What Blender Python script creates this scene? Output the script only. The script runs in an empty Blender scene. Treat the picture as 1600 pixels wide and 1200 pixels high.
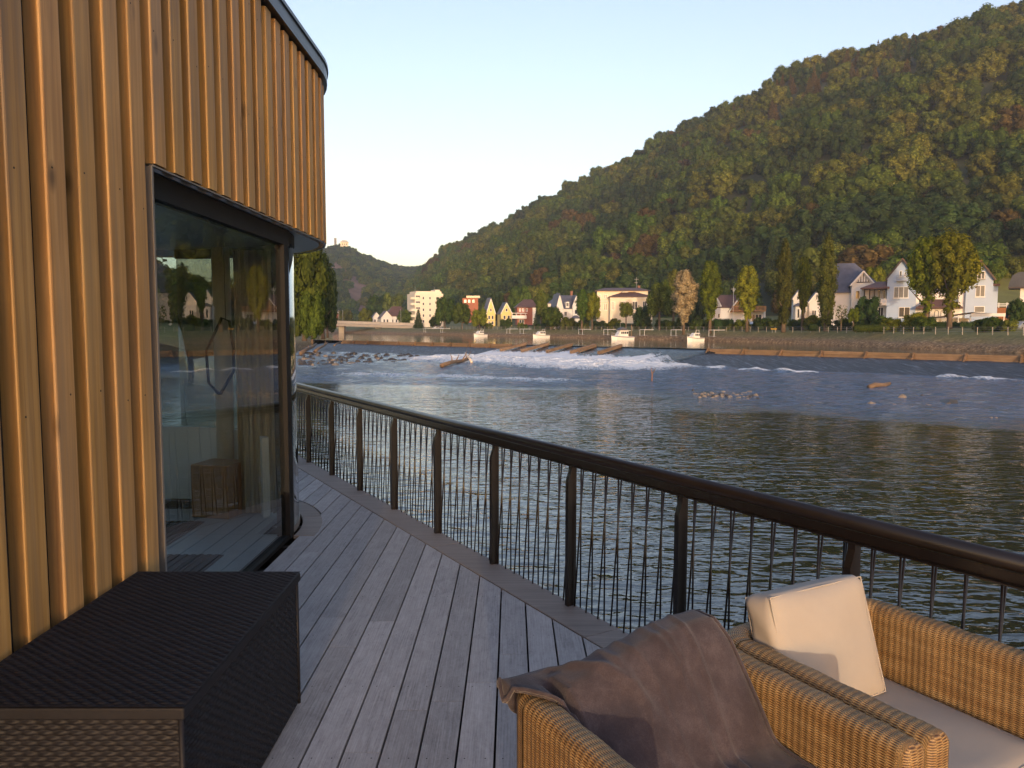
import bpy, bmesh, math, random
import numpy as np
from mathutils import Vector, Matrix

random.seed(7)
RNG = np.random.default_rng(7)
scene = bpy.context.scene
COL = scene.collection
R = math.radians
PI = math.pi

# ------------------------------------------------------------------ camera
F = 1190.0                      # focal length in pixels of the 1600 wide photograph
PITCH = math.atan(90 / F)
EYE = 1.75
cam_d = bpy.data.cameras.new('camera')
cam_d.sensor_width = 36.0
cam_d.lens = 36.0 * F / 1600.0
cam_d.clip_start = 0.05
cam_d.clip_end = 6000
cam = bpy.data.objects.new('camera', cam_d)
cam.location = (0, 0, EYE)
cam.rotation_euler = (PI / 2 - PITCH, 0, 0)
COL.objects.link(cam)
scene.camera = cam

# ------------------------------------------------------------------ light
SUN_AZ = Vector((0.07, -0.997, 0)).normalized()     # towards the sun, behind the camera
SUN_EL = R(5.0)
to_sun = (SUN_AZ * math.cos(SUN_EL) + Vector((0, 0, math.sin(SUN_EL)))).normalized()
world = bpy.data.worlds.new('World')
scene.world = world
world.use_nodes = True
wn = world.node_tree.nodes
wl = world.node_tree.links
sky = wn.new('ShaderNodeTexSky')
sky.sky_type = 'NISHITA'
sky.sun_disc = False
sky.sun_elevation = SUN_EL
sky.sun_rotation = math.atan2(to_sun.x, to_sun.y)
sky.altitude = 100
sky.air_density = 1.0
sky.dust_density = 1.3
sky.ozone_density = 1.0
tint = wn.new('ShaderNodeMix')                      # evening sky: a little less green
tint.data_type = 'RGBA'
tint.blend_type = 'MULTIPLY'
tint.inputs[0].default_value = 1.0
tint.inputs[7].default_value = (1.0, 0.895, 1.0, 1)
wl.new(sky.outputs[0], tint.inputs[6])
wl.new(tint.outputs[2], wn['Background'].inputs['Color'])
wn['Background'].inputs['Strength'].default_value = 0.15
sun_d = bpy.data.lights.new('sun', 'SUN')
sun_d.energy = 0.66
sun_d.angle = R(0.6)
sun_d.color = (1.0, 0.75, 0.48)
sun = bpy.data.objects.new('sun', sun_d)
sun.rotation_euler = to_sun.to_track_quat('Z', 'Y').to_euler()
sun.location = (-20, -60, 40)
COL.objects.link(sun)
scene.view_settings.view_transform = 'Standard'
scene.view_settings.look = 'None'
scene.view_settings.exposure = 1.82
scene.view_settings.gamma = 1.0
scene.view_settings.use_curve_mapping = False


# ------------------------------------------------------------------ geometry helpers
def at(u, v, d):
    """point of the place seen at photograph pixel (u, v), d metres in front of the camera"""
    a = (600 - v) / F
    y = math.cos(PITCH) + a * math.sin(PITCH)
    z = -math.sin(PITCH) + a * math.cos(PITCH)
    s = d / y
    return Vector(((u - 800) / F * s, d, EYE + z * s))


def on(u, v, z):
    """the same, on the horizontal plane z"""
    a = (600 - v) / F
    y = math.cos(PITCH) + a * math.sin(PITCH)
    zz = -math.sin(PITCH) + a * math.cos(PITCH)
    s = (z - EYE) / zz
    return Vector(((u - 800) / F * s, y * s, z))


class MB:
    """collects simple shapes into one mesh"""

    def __init__(self):
        self.v = []
        self.f = []
        self.uv = None

    def add(self, vs, fs):
        o = len(self.v)
        self.v += [tuple(p) for p in vs]
        self.f += [tuple(i + o for i in f) for f in fs]
        return self

    def box(self, x0, x1, y0, y1, z0, z1):
        return self.add([(x0, y0, z0), (x1, y0, z0), (x1, y1, z0), (x0, y1, z0),
                         (x0, y0, z1), (x1, y0, z1), (x1, y1, z1), (x0, y1, z1)],
                        [(3, 2, 1, 0), (4, 5, 6, 7), (0, 1, 5, 4), (1, 2, 6, 5), (2, 3, 7, 6), (3, 0, 4, 7)])

    def bar(self, a, b, w, h, up=(0, 0, 1)):
        """rectangular bar from a to b"""
        a = Vector(a)
        b = Vector(b)
        t = (b - a).normalized()
        u = Vector(up)
        s = t.cross(u)
        if s.length < 1e-4:
            s = t.cross(Vector((1, 0, 0)))
        s.normalize()
        n = s.cross(t).normalized()
        vs = []
        for p in (a, b):
            for (i, j) in ((-1, -1), (1, -1), (1, 1), (-1, 1)):
                vs.append(p + s * (i * w / 2) + n * (j * h / 2))
        return self.add(vs, [(0, 1, 2, 3), (7, 6, 5, 4), (0, 4, 5, 1), (1, 5, 6, 2), (2, 6, 7, 3), (3, 7, 4, 0)])

    def prism(self, poly, axis, a, b):
        """poly of 2-D points, swept along axis 'x', 'y' or 'z' from a to b"""
        n = len(poly)

        def m(p, q):
            return {'x': (q, p[0], p[1]), 'y': (p[0], q, p[1]), 'z': (p[0], p[1], q)}[axis]
        vs = [m(p, a) for p in poly] + [m(p, b) for p in poly]
        fs = [tuple(range(n))[::-1], tuple(range(n, 2 * n))]
        fs += [(i, (i + 1) % n, (i + 1) % n + n, i + n) for i in range(n)]
        return self.add(vs, fs)

    def tube(self, pts, rad, n=8, cap=True):
        pts = [Vector(p) for p in pts]
        rr = rad if isinstance(rad, (list, tuple)) else [rad] * len(pts)
        vs = []
        prev = None
        for i, p in enumerate(pts):
            t = (pts[min(i + 1, len(pts) - 1)] - pts[max(i - 1, 0)]).normalized()
            if prev is None:
                s = t.orthogonal().normalized()
            else:
                s = (prev - t * prev.dot(t)).normalized()
            prev = s
            q = t.cross(s)
            for k in range(n):
                a = 2 * PI * k / n
                vs.append(p + (s * math.cos(a) + q * math.sin(a)) * rr[i])
        fs = []
        for i in range(len(pts) - 1):
            for k in range(n):
                fs.append((i * n + k, i * n + (k + 1) % n, (i + 1) * n + (k + 1) % n, (i + 1) * n + k))
        if cap:
            fs.append(tuple(range(n))[::-1])
            fs.append(tuple(range((len(pts) - 1) * n, len(pts) * n)))
        return self.add(vs, fs)

    def mesh(self, name, smooth=False):
        me = bpy.data.meshes.new(name)
        me.from_pydata(self.v, [], self.f)
        bm = bmesh.new()
        bm.from_mesh(me)
        bmesh.ops.recalc_face_normals(bm, faces=bm.faces)
        bm.to_mesh(me)
        bm.free()
        if smooth:
            me.polygons.foreach_set('use_smooth', [True] * len(me.polygons))
        return me

    def build(self, name, mat, parent=None, smooth=False, bevel=0, seg=2):
        me = self.mesh(name, smooth)
        o = link(name, me, mat, parent)
        if bevel:
            b = o.modifiers.new('bevel', 'BEVEL')
            b.width = bevel
            b.segments = seg
            b.limit_method = 'ANGLE'
            b.angle_limit = R(35)
        return o


def link(name, me, mat=None, parent=None):
    o = bpy.data.objects.new(name, me)
    COL.objects.link(o)
    if mat is not None and me is not None and not me.materials:
        me.materials.append(mat)
    if parent is not None:
        o.parent = parent
    return o


def empty(name, loc=(0, 0, 0), rz=0):
    o = bpy.data.objects.new(name, None)
    o.empty_display_size = 0.3
    COL.objects.link(o)
    o.location = loc
    o.rotation_euler = (0, 0, rz)
    return o


def tag(o, label=None, cat=None, group=None, kind=None):
    if label:
        o['label'] = label
    if cat:
        o['category'] = cat
    if group:
        o['group'] = group
    if kind:
        o['kind'] = kind
    return o


def struct(o, label=None):
    o['kind'] = 'structure'
    if label:
        o['label'] = label
    return o


def np_mesh(name, V, Fc, smooth=False, attrs=None, uv=None):
    me = bpy.data.meshes.new(name)
    V = np.asarray(V, dtype=np.float64)
    me.from_pydata(V.tolist(), [], Fc.tolist() if isinstance(Fc, np.ndarray) else Fc)
    if smooth:
        me.polygons.foreach_set('use_smooth', np.ones(len(me.polygons), dtype=bool))
    for k, a in (attrs or {}).items():
        at_ = me.attributes.new(k, 'FLOAT', 'POINT')
        at_.data.foreach_set('value', np.asarray(a, dtype=np.float32).ravel())
    if uv is not None:
        lay = me.uv_layers.new(name='UVMap')
        li = np.zeros(len(me.loops), dtype=np.int32)
        me.loops.foreach_get('vertex_index', li)
        lay.data.foreach_set('uv', np.asarray(uv, dtype=np.float32)[li].ravel())
    me.update()
    return me


def grid_faces(nr, nc):
    i = np.arange(nr - 1)[:, None] * nc + np.arange(nc - 1)[None, :]
    return np.stack([i, i + 1, i + nc + 1, i + nc], -1).reshape(-1, 4)


_perm = RNG.random((256, 256))


def vnoise(x, y):
    x = np.asarray(x, float)
    y = np.asarray(y, float)
    xi = np.floor(x).astype(int)
    yi = np.floor(y).astype(int)
    fx = x - xi
    fy = y - yi
    fx = fx * fx * (3 - 2 * fx)
    fy = fy * fy * (3 - 2 * fy)
    a = _perm[xi % 256, yi % 256]
    b = _perm[(xi + 1) % 256, yi % 256]
    c = _perm[xi % 256, (yi + 1) % 256]
    d = _perm[(xi + 1) % 256, (yi + 1) % 256]
    return (a * (1 - fx) + b * fx) * (1 - fy) + (c * (1 - fx) + d * fx) * fy


def fbm(x, y, o=4):
    s = 0
    amp = 1.0
    tot = 0
    for k in range(o):
        s = s + amp * vnoise(x * 2 ** k + 17.3 * k, y * 2 ** k + 9.1 * k)
        tot += amp
        amp *= 0.5
    return s / tot


def sstep(a, b, x):
    t = np.clip((np.asarray(x, float) - a) / (b - a), 0, 1)
    return t * t * (3 - 2 * t)


# ------------------------------------------------------------------ materials
class Mat:
    def __init__(self, name):
        self.m = bpy.data.materials.new(name)
        self.m.use_nodes = True
        self.n = self.m.node_tree.nodes
        self.l = self.m.node_tree.links
        self.p = self.n['Principled BSDF']
        self.out = self.n['Material Output']

    def new(self, t, **kw):
        o = self.n.new(t)
        for k, v in kw.items():
            setattr(o, k, v)
        return o

    def lk(self, a, b):
        self.l.new(a, b)

    def val(self, node_in, v):
        if hasattr(v, 'is_linked') or hasattr(v, 'links'):
            self.lk(v, node_in)
        else:
            node_in.default_value = v

    def math(self, op, a, b=None, c=None, clamp=False):
        o = self.new('ShaderNodeMath', operation=op, use_clamp=clamp)
        self.val(o.inputs[0], a)
        if b is not None:
            self.val(o.inputs[1], b)
        if c is not None:
            self.val(o.inputs[2], c)
        return o.outputs[0]

    def coord(self, kind='Object', scale=(1, 1, 1), rot=(0, 0, 0)):
        tc = self.new('ShaderNodeTexCoord')
        mp = self.new('ShaderNodeMapping')
        mp.inputs['Scale'].default_value = scale
        mp.inputs['Rotation'].default_value = rot
        self.lk(tc.outputs[kind], mp.inputs['Vector'])
        return mp.outputs[0]

    def noise(self, vec, scale=5, detail=4, rough=0.55, dist=0):
        o = self.new('ShaderNodeTexNoise')
        self.lk(vec, o.inputs['Vector'])
        o.inputs['Scale'].default_value = scale
        o.inputs['Detail'].default_value = detail
        o.inputs['Roughness'].default_value = rough
        o.inputs['Distortion'].default_value = dist
        return o.outputs['Fac']

    def ramp(self, fac, stops):
        o = self.new('ShaderNodeValToRGB')
        self.lk(fac, o.inputs['Fac'])
        el = o.color_ramp.elements
        while len(el) > len(stops):
            el.remove(el[-1])
        while len(el) < len(stops):
            el.new(0.5)
        for e, (p, c) in zip(el, stops):
            e.position = p
            e.color = (c[0], c[1], c[2], 1) if hasattr(c, '__len__') else (c, c, c, 1)
        return o.outputs['Color']

    def mix(self, fac, a, b, mode='MIX'):
        o = self.new('ShaderNodeMix', data_type='RGBA', blend_type=mode)
        self.val(o.inputs['Factor'], fac)
        for s, v in ((o.inputs[6], a), (o.inputs[7], b)):
            if isinstance(v, tuple):
                s.default_value = (v[0], v[1], v[2], 1)
            else:
                self.lk(v, s)
        return o.outputs[2]

    def hsv(self, col, h=0.5, s=1.0, v=1.0):
        o = self.new('ShaderNodeHueSaturation')
        for n_, x in (('Hue', h), ('Saturation', s), ('Value', v)):
            self.val(o.inputs[n_], x)
        self.val(o.inputs['Color'], col)
        return o.outputs[0]

    def bump(self, height, strength=0.3, dist=0.01, normal=None):
        o = self.new('ShaderNodeBump')
        o.inputs['Strength'].default_value = strength
        o.inputs['Distance'].default_value = dist
        self.lk(height, o.inputs['Height'])
        if normal is not None:
            self.lk(normal, o.inputs['Normal'])
        return o.outputs[0]

    def rand(self):
        return self.new('ShaderNodeObjectInfo').outputs['Random']

    def remap(self, v, a, b):
        o = self.new('ShaderNodeMapRange')
        self.lk(v, o.inputs[0])
        o.inputs[3].default_value = a
        o.inputs[4].default_value = b
        return o.outputs[0]

    def attr(self, name):
        return self.new('ShaderNodeAttribute', attribute_name=name).outputs['Fac']

    def fin(self, color=None, rough=0.6, normal=None, metal=0.0, spec=0.5):
        if color is not None:
            if isinstance(color, tuple):
                self.p.inputs['Base Color'].default_value = (*color, 1)
            else:
                self.lk(color, self.p.inputs['Base Color'])
        self.val(self.p.inputs['Roughness'], rough)
        self.p.inputs['Metallic'].default_value = metal
        self.p.inputs['Specular IOR Level'].default_value = spec
        if normal is not None:
            self.lk(normal, self.p.inputs['Normal'])
        return self.m


def plain(name, col, rough=0.6, var=0.15, scale=3.0, bump=0.0, metal=0.0, spec=0.5, coord='Object', vs=(1, 1, 1)):
    """one colour broken up by soft stains and fine grain"""
    M = Mat(name)
    c = M.coord(coord, vs)
    n1 = M.noise(c, scale, 5, 0.6)
    n2 = M.noise(c, scale * 9, 3, 0.6)
    f = M.math('ADD', M.math('MULTIPLY', n1, 0.7), M.math('MULTIPLY', n2, 0.3))
    lo = tuple(x * (1 - var) for x in col)
    hi = tuple(min(1, x * (1 + var)) for x in col)
    colr = M.ramp(f, [(0.3, lo), (0.7, hi)])
    nm = M.bump(f, bump, 0.02) if bump else None
    rr = M.remap(n1, max(0, rough - 0.08), min(1, rough + 0.08))
    return M.fin(colr, rr, nm, metal, spec)


def wood_mat(name, cols, axis, grain=40.0, rough=0.6, knots=True, rvar=0.25, bump=0.15, along=1.2):
    """planed wood; grain runs along the given object axis, every board its own tone"""
    M = Mat(name)
    sc = [grain, grain, grain]
    sc['xyz'.index(axis)] = along
    rnd = M.rand()
    tc = M.new('ShaderNodeTexCoord')
    off = M.new('ShaderNodeCombineXYZ')
    for i in range(3):
        M.lk(M.math('MULTIPLY', rnd, 37.0 + 11 * i), off.inputs[i])
    add = M.new('ShaderNodeVectorMath', operation='ADD')
    M.lk(tc.outputs['Object'], add.inputs[0])
    M.lk(off.outputs[0], add.inputs[1])
    mp = M.new('ShaderNodeMapping')
    mp.inputs['Scale'].default_value = sc
    M.lk(add.outputs[0], mp.inputs['Vector'])
    g = M.noise(mp.outputs[0], 1.0, 5, 0.65, 0.4)
    big = M.noise(add.outputs[0], 1.6, 3, 0.5)
    col = M.ramp(M.math('ADD', M.math('MULTIPLY', g, 0.75), M.math('MULTIPLY', big, 0.25)),
                 [(0.28, cols[0]), (0.5, cols[1]), (0.72, cols[2])])
    if knots:
        ws = M.new('ShaderNodeMapping')
        wsc = [11.0, 11.0, 11.0]
        wsc['xyz'.index(axis)] = 0.7
        ws.inputs['Scale'].default_value = wsc
        M.lk(add.outputs[0], ws.inputs['Vector'])
        wth = M.ramp(M.noise(ws.outputs[0], 1.0, 4, 0.6), [(0.45, 0.0), (0.72, 0.7)])
        col = M.mix(wth, col, (0.20, 0.145, 0.09))
        mk = M.new('ShaderNodeMapping')
        ks = [9.0, 9.0, 9.0]
        ks['xyz'.index(axis)] = 4.2
        mk.inputs['Scale'].default_value = ks
        M.lk(add.outputs[0], mk.inputs['Vector'])
        vo = M.new('ShaderNodeTexVoronoi')
        vo.inputs['Scale'].default_value = 0.55
        M.lk(mk.outputs[0], vo.inputs['Vector'])
        kf = M.ramp(vo.outputs['Distance'], [(0.06, 1.0), (0.17, 0.0)])
        col = M.mix(M.math('MULTIPLY', kf, 0.75), col, tuple(x * 0.3 for x in cols[0]))
    col = M.hsv(col, M.remap(rnd, 0.496, 0.504), M.remap(rnd, 1 - rvar * 0.35, 1 + rvar * 0.2),
                M.remap(M.math('FRACT', M.math('MULTIPLY', rnd, 7.13)), 1 - rvar, 1 + rvar))
    return M.fin(col, M.remap(g, rough - 0.1, rough + 0.1), M.bump(g, bump, 0.004))


def foliage(name, dark, light, hue=0.02, valv=0.25, trans=0.3):
    M = Mat(name)
    t = M.attr('tint')
    rnd = M.rand()
    c = M.mix(t, dark, light)
    c = M.hsv(c, M.remap(rnd, 0.5 - hue, 0.5 + hue), 1.0,
              M.remap(M.math('FRACT', M.math('MULTIPLY', rnd, 9.7)), 1 - valv, 1 + valv))
    d = M.new('ShaderNodeBsdfDiffuse')
    tr = M.new('ShaderNodeBsdfTranslucent')
    M.lk(c, d.inputs['Color'])
    M.lk(M.hsv(c, 0.49, 1.1, 1.2), tr.inputs['Color'])
    mx = M.new('ShaderNodeMixShader')
    mx.inputs[0].default_value = trans
    M.lk(d.outputs[0], mx.inputs[1])
    M.lk(tr.outputs[0], mx.inputs[2])
    M.lk(mx.outputs[0], M.out.inputs['Surface'])
    return M.m


def glass_mat(name, tint=(0.55, 0.62, 0.62), ior=1.75):
    M = Mat(name)
    fr = M.new('ShaderNodeFresnel')
    fr.inputs['IOR'].default_value = ior
    tr = M.new('ShaderNodeBsdfTransparent')
    tr.inputs['Color'].default_value = (*tint, 1)
    gl = M.new('ShaderNodeBsdfGlossy')
    gl.inputs['Roughness'].default_value = 0.0
    gl.inputs['Color'].default_value = (1, 1, 1, 1)
    mx = M.new('ShaderNodeMixShader')
    geo = M.new('ShaderNodeNewGeometry')              # a thin pane mirrors at its outer face only
    M.lk(M.math('MULTIPLY', fr.outputs[0], M.math('SUBTRACT', 1.0, geo.outputs['Backfacing'])), mx.inputs[0])
    M.lk(tr.outputs[0], mx.inputs[1])
    M.lk(gl.outputs[0], mx.inputs[2])
    M.lk(mx.outputs[0], M.out.inputs['Surface'])
    return M.m


m_batten = wood_mat('larch_batten', [(0.18, 0.092, 0.024), (0.36, 0.20, 0.058), (0.52, 0.315, 0.11)], 'z', 34, 0.6, True, 0.13, 0.2, 0.8)
def deck_mat():
    """weathered ribbed decking: fine grooves along the board, grey blotches, dark dirt"""
    M = Mat('weathered_deck')
    rnd = M.rand()
    tc = M.new('ShaderNodeTexCoord')
    off = M.new('ShaderNodeCombineXYZ')
    M.lk(M.math('MULTIPLY', rnd, 31.0), off.inputs[0])
    M.lk(M.math('MULTIPLY', rnd, 57.0), off.inputs[1])
    add = M.new('ShaderNodeVectorMath', operation='ADD')
    M.lk(tc.outputs['Object'], add.inputs[0])
    M.lk(off.outputs[0], add.inputs[1])

    def mp(sc):
        q = M.new('ShaderNodeMapping')
        q.inputs['Scale'].default_value = sc
        M.lk(add.outputs[0], q.inputs['Vector'])
        return q.outputs[0]
    grain = M.noise(mp((150, 3.0, 1)), 1.0, 5, 0.7, 0.3)
    blot = M.noise(mp((16, 7, 1)), 1.0, 6, 0.75, 0.5)
    soft = M.noise(mp((2.2, 1.2, 1)), 1.0, 3, 0.5)
    speck = M.noise(mp((70, 34, 1)), 1.0, 4, 0.8)
    f = M.math('ADD', M.math('MULTIPLY', grain, 0.42), M.math('ADD', M.math('MULTIPLY', blot, 0.30), M.math('ADD', M.math('MULTIPLY', soft, 0.12), M.math('MULTIPLY', speck, 0.16))))
    col = M.ramp(f, [(0.34, (0.095, 0.092, 0.096)), (0.47, (0.285, 0.285, 0.30)), (0.56, (0.395, 0.40, 0.42)), (0.68, (0.55, 0.56, 0.585))])
    warm = M.mix(M.math('MULTIPLY', soft, 0.5), col, (0.33, 0.30, 0.29))
    col = M.hsv(warm, 0.5, 1.0, M.remap(M.math('FRACT', M.math('MULTIPLY', rnd, 7.13)), 0.80, 1.14))
    return M.fin(col, M.remap(blot, 0.6, 0.85), M.bump(f, 0.55, 0.006))


m_deck = deck_mat()
m_deck_edge = wood_mat('weathered_edge', [(0.14, 0.12, 0.11), (0.22, 0.19, 0.175), (0.31, 0.275, 0.25)], 'x', 70, 0.7, False, 0.14, 0.3, 1.6)
m_black = plain('black_metal', (0.010, 0.009, 0.009), 0.55, 0.2, 6, 0.02, 0.0, 0.2)
m_rail = plain('rail_paint', (0.008, 0.006, 0.006), 0.33, 0.25, 5, 0.03, 0.0, 0.5)
m_trim = plain('pale_trim', (0.17, 0.155, 0.14), 0.4, 0.1, 6)
m_fascia = plain('fascia_sheet', (0.035, 0.045, 0.06), 0.35, 0.2, 2)
m_soffit = plain('soffit_sheet', (0.13, 0.16, 0.21), 0.35, 0.08, 2)
m_core = plain('dark_backing', (0.02, 0.015, 0.012), 0.8, 0.2, 3)
m_room = plain('room_wall', (0.2, 0.2, 0.2), 0.7, 0.15, 2)
m_floor_in = plain('room_floor', (0.34, 0.37, 0.40), 0.35, 0.15, 2)
m_glass = glass_mat('window_glass', (0.80, 0.86, 0.87), 1.9)
m_glass_c = glass_mat('curved_glass', (0.5, 0.53, 0.5), 2.1)
m_block = wood_mat('oak_block', [(0.12, 0.045, 0.012), (0.24, 0.10, 0.03), (0.36, 0.17, 0.055)], 'z', 18, 0.5, False, 0.1, 0.15, 1.0)
m_curtain = plain('beige_curtain', (0.42, 0.36, 0.26), 0.85, 0.12, 4)
m_column = plain('pale_column', (0.5, 0.45, 0.38), 0.6, 0.12, 4)

# ------------------------------------------------------------------ far setting: water, banks, hills
W_UP, W_DN = -1.25, -3.05
C0 = np.array([0.0, 127.0])
TD = np.array([0.72, -0.694])                      # along the weir crest, towards the right bank
ND = np.array([-0.694, -0.72])                     # downstream


def weir(t, w, z):
    p = C0 + TD * t + ND * w
    return (p[0], p[1], z)


def water_mat(name, base, wave):
    M = Mat(name)
    tc = M.new('ShaderNodeTexCoord')

    def mp(sx, sy, rz=0):
        q = M.new('ShaderNodeMapping')
        q.inputs['Scale'].default_value = (sx, sy, 1)
        q.inputs['Rotation'].default_value = (0, 0, rz)
        M.lk(tc.outputs['Object'], q.inputs['Vector'])
        return q.outputs[0]
    n1 = M.noise(mp(0.55, 1.5, R(-12)), 1.0, 3, 0.55, 0.6)
    n2 = M.noise(mp(1.9, 4.2, R(10)), 1.0, 3, 0.6, 0.5)
    n3 = M.noise(mp(0.16, 0.3), 1.0, 2, 0.5)
    if wave == 'calm':
        h = M.math('ADD', M.math('MULTIPLY', n1, 0.04), M.math('MULTIPLY', n2, 0.012))
        M.p.inputs['Roughness'].default_value = 0.06
        col = M.mix(0.0, base, base)
        nm = M.bump(h, 1.0, 0.35)
        M.fin(col, 0.05, nm)
        M.p.inputs['IOR'].default_value = 1.33
        return M.m
    n1 = M.noise(mp(0.75, 1.7, R(-10)), 1.0, 1.5, 0.5, 0.9)
    n2 = M.noise(mp(1.7, 3.6, R(12)), 1.0, 1.0, 0.5, 0.8)
    n6 = M.noise(mp(5.0, 9.0, R(-5)), 1.0, 1.0, 0.5, 0.5)
    calm = M.math('ADD', M.math('MULTIPLY', n1, M.math('MULTIPLY_ADD', n3, 0.115, -0.004)), M.math('MULTIPLY', n2, 0.024))
    calm = M.math('ADD', calm, M.math('MULTIPLY', n6, 0.006))
    ch = M.attr('chop')
    n4 = M.noise(mp(0.9, 1.7, R(35)), 1.0, 4, 0.65, 0.8)
    h = M.math('ADD', calm, M.math('MULTIPLY', M.math('MULTIPLY', n4, ch), 0.5))
    nm = M.bump(h, 1.0, 1.0)
    foam = M.attr('foam')
    n5 = M.noise(mp(2.4, 0.8, R(44)), 1.3, 8, 0.78, 0.8)
    ff = M.math('SUBTRACT', M.math('ADD', foam, M.math('MULTIPLY', n5, 1.1)), 0.98)
    ff = M.math('MULTIPLY', ff, 3.2, clamp=True)
    ff = M.math('MULTIPLY', ff, M.math('GREATER_THAN', foam, 0.02))
    aer_sky = M.math('MULTIPLY', ch, M.math('MULTIPLY_ADD', n4, 2.2, -0.35), clamp=True)
    wet = M.mix(aer_sky, base, (0.10, 0.165, 0.29))  # aerated tone plus the blue of reflected sky, put into the colour
    col = M.mix(ff, wet, (0.82, 0.84, 0.86))
    M.fin(col, M.math('MULTIPLY_ADD', ff, 0.6, M.math('MULTIPLY_ADD', ch, 0.10, 0.025)), nm)
    M.p.inputs['IOR'].default_value = 1.6
    return M.m


m_water_dn = water_mat('river_water', (0.008, 0.011, 0.006), 'chop')
m_water_up = water_mat('upstream_water', (0.016, 0.013, 0.006), 'calm')


def build_water():
    xs = np.concatenate([np.linspace(-420, -66, 14), np.arange(-64, 64.1, 0.55), np.linspace(66, 420, 14)])
    ys = np.concatenate([np.linspace(-195, -2, 12), np.arange(0, 140.1, 0.55), np.linspace(142, 320, 8)])
    X, Y = np.meshgrid(xs, ys)
    dx = X - C0[0]
    dy = Y - C0[1]
    T = dx * TD[0] + dy * TD[1]
    Wd = dx * ND[0] + dy * ND[1]
    inopen = sstep(-10, 2, T) * (1 - sstep(36, 50, T))
    wob = (fbm(X * 0.09, Y * 0.09, 3) - 0.5) * 14
    reach = 46 + 15 * (1 - sstep(10, 55, T))
    chop = sstep(6, 11, Wd) * (1 - sstep(reach - 5, reach + 5, Wd + wob))
    # foam: boiling band under the open section, streaks below it, thin line along the foot
    nz = fbm(T * 0.22, Wd * 0.3, 4)
    f1 = inopen * sstep(7.5, 10.0, Wd) * (1 - sstep(17, 34, Wd + (nz - 0.5) * 16)) * 0.82
    b2 = 45 + (T - 30) * -0.25 + (fbm(T * 0.12, T * 0 + 3.3, 3) - 0.5) * 8
    f2 = sstep(14, 26, T) * (1 - sstep(44, 52, T)) * np.exp(-((Wd - b2) / 2.6) ** 2) * 0.6
    f3 = sstep(38, 46, T) * np.exp(-((Wd - 13.2 - (nz - 0.5) * 5) / 1.6) ** 2) * 0.85 * sstep(0.40, 0.56, fbm(T * 0.2, Wd * 0 + 7, 3))
    f4 = (1 - sstep(-6, 0, T)) * sstep(-46, -30, T) * np.exp(-((Wd - 15 - (nz - 0.5) * 8) / 4.0) ** 2) * 0.45
    f5 = chop * 0.36 * sstep(0.42, 0.7, nz)
    foam = np.clip(np.maximum.reduce([f1, f2, f3, f4, f5]), 0, 1.2)
    rg = fbm(X * 0.9 + 3, Y * 0.9, 4) - 0.5
    rg2 = np.abs(fbm(X * 0.45, Y * 0.45 + 9, 3) - 0.5)
    Z = W_DN + chop * (rg * 0.22 + 0.06) + np.clip(foam, 0, 1) * (0.16 + rg * 0.7 + rg2 * 0.4) * sstep(0.25, 0.7, foam)
    V = np.stack([X.ravel(), Y.ravel(), Z.ravel()], -1)
    me = np_mesh('river', V, grid_faces(len(ys), len(xs)), True, {'chop': chop, 'foam': foam})
    struct(link('river', me, m_water_dn), 'dark rippled river below the weir with a band of white water')
    me = MB()
    me.add([(-62, 187, W_UP), (82, 48, W_UP), (330, 100, W_UP), (330, 760, W_UP), (-420, 760, W_UP), (-420, 300, W_UP)], [(0, 1, 2, 3, 4, 5)])
    struct(me.build('upstream_river', m_water_up), 'calm brown river above the weir mirroring the far bank')


build_water()

# far bank: world rows from the waterline to the ridge
US = np.array([2700, 2350, 2000, 1800, 1600, 1500, 1400, 1300, 1200, 1100, 1000, 920, 845, 750, 700, 640, 600, 530, 490], float)


def I(xs, ys):
    return lambda u: np.interp(u, xs, ys)


d_wat = I([490, 530, 640, 750, 845, 975, 1150, 1400, 1600, 2000, 2600], [385, 350, 275, 230, 207, 178, 146, 104, 84, 61, 42])
d_foot = I([490, 530, 600, 640, 750, 845, 975, 1150, 1400, 1600, 2000, 2700], [900, 820, 640, 540, 400, 335, 285, 240, 205, 195, 175, 150])
d_rid = I([490, 540, 600, 640, 690, 750, 845, 975, 1100, 1240, 1440, 1600, 2000, 2700], [1180, 1150, 1080, 1020, 950, 880, 800, 720, 650, 590, 530, 500, 470, 430])
y_rid = I([490, 540, 600, 640, 660, 690, 730, 800, 850, 900, 1000, 1100, 1170, 1240, 1330, 1440, 1560, 1700, 2000, 2700],
          [508, 502, 482, 448, 430, 404, 382, 352, 322, 297, 250, 192, 160, 122, 92, 66, 32, -10, -110, -260])


def rowpt(u, d, z):
    return np.array([(u - 800) / F * d * 0.9972, d, z])


def ridge_pt(u):
    p = at(u, float(y_rid(u)), float(d_rid(u)))
    return np.array(p)


HILL_ROWS = 26
HILL_U = np.concatenate([np.arange(480, 1700, 12), np.arange(1700, 2760, 40)]).astype(float)


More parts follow.
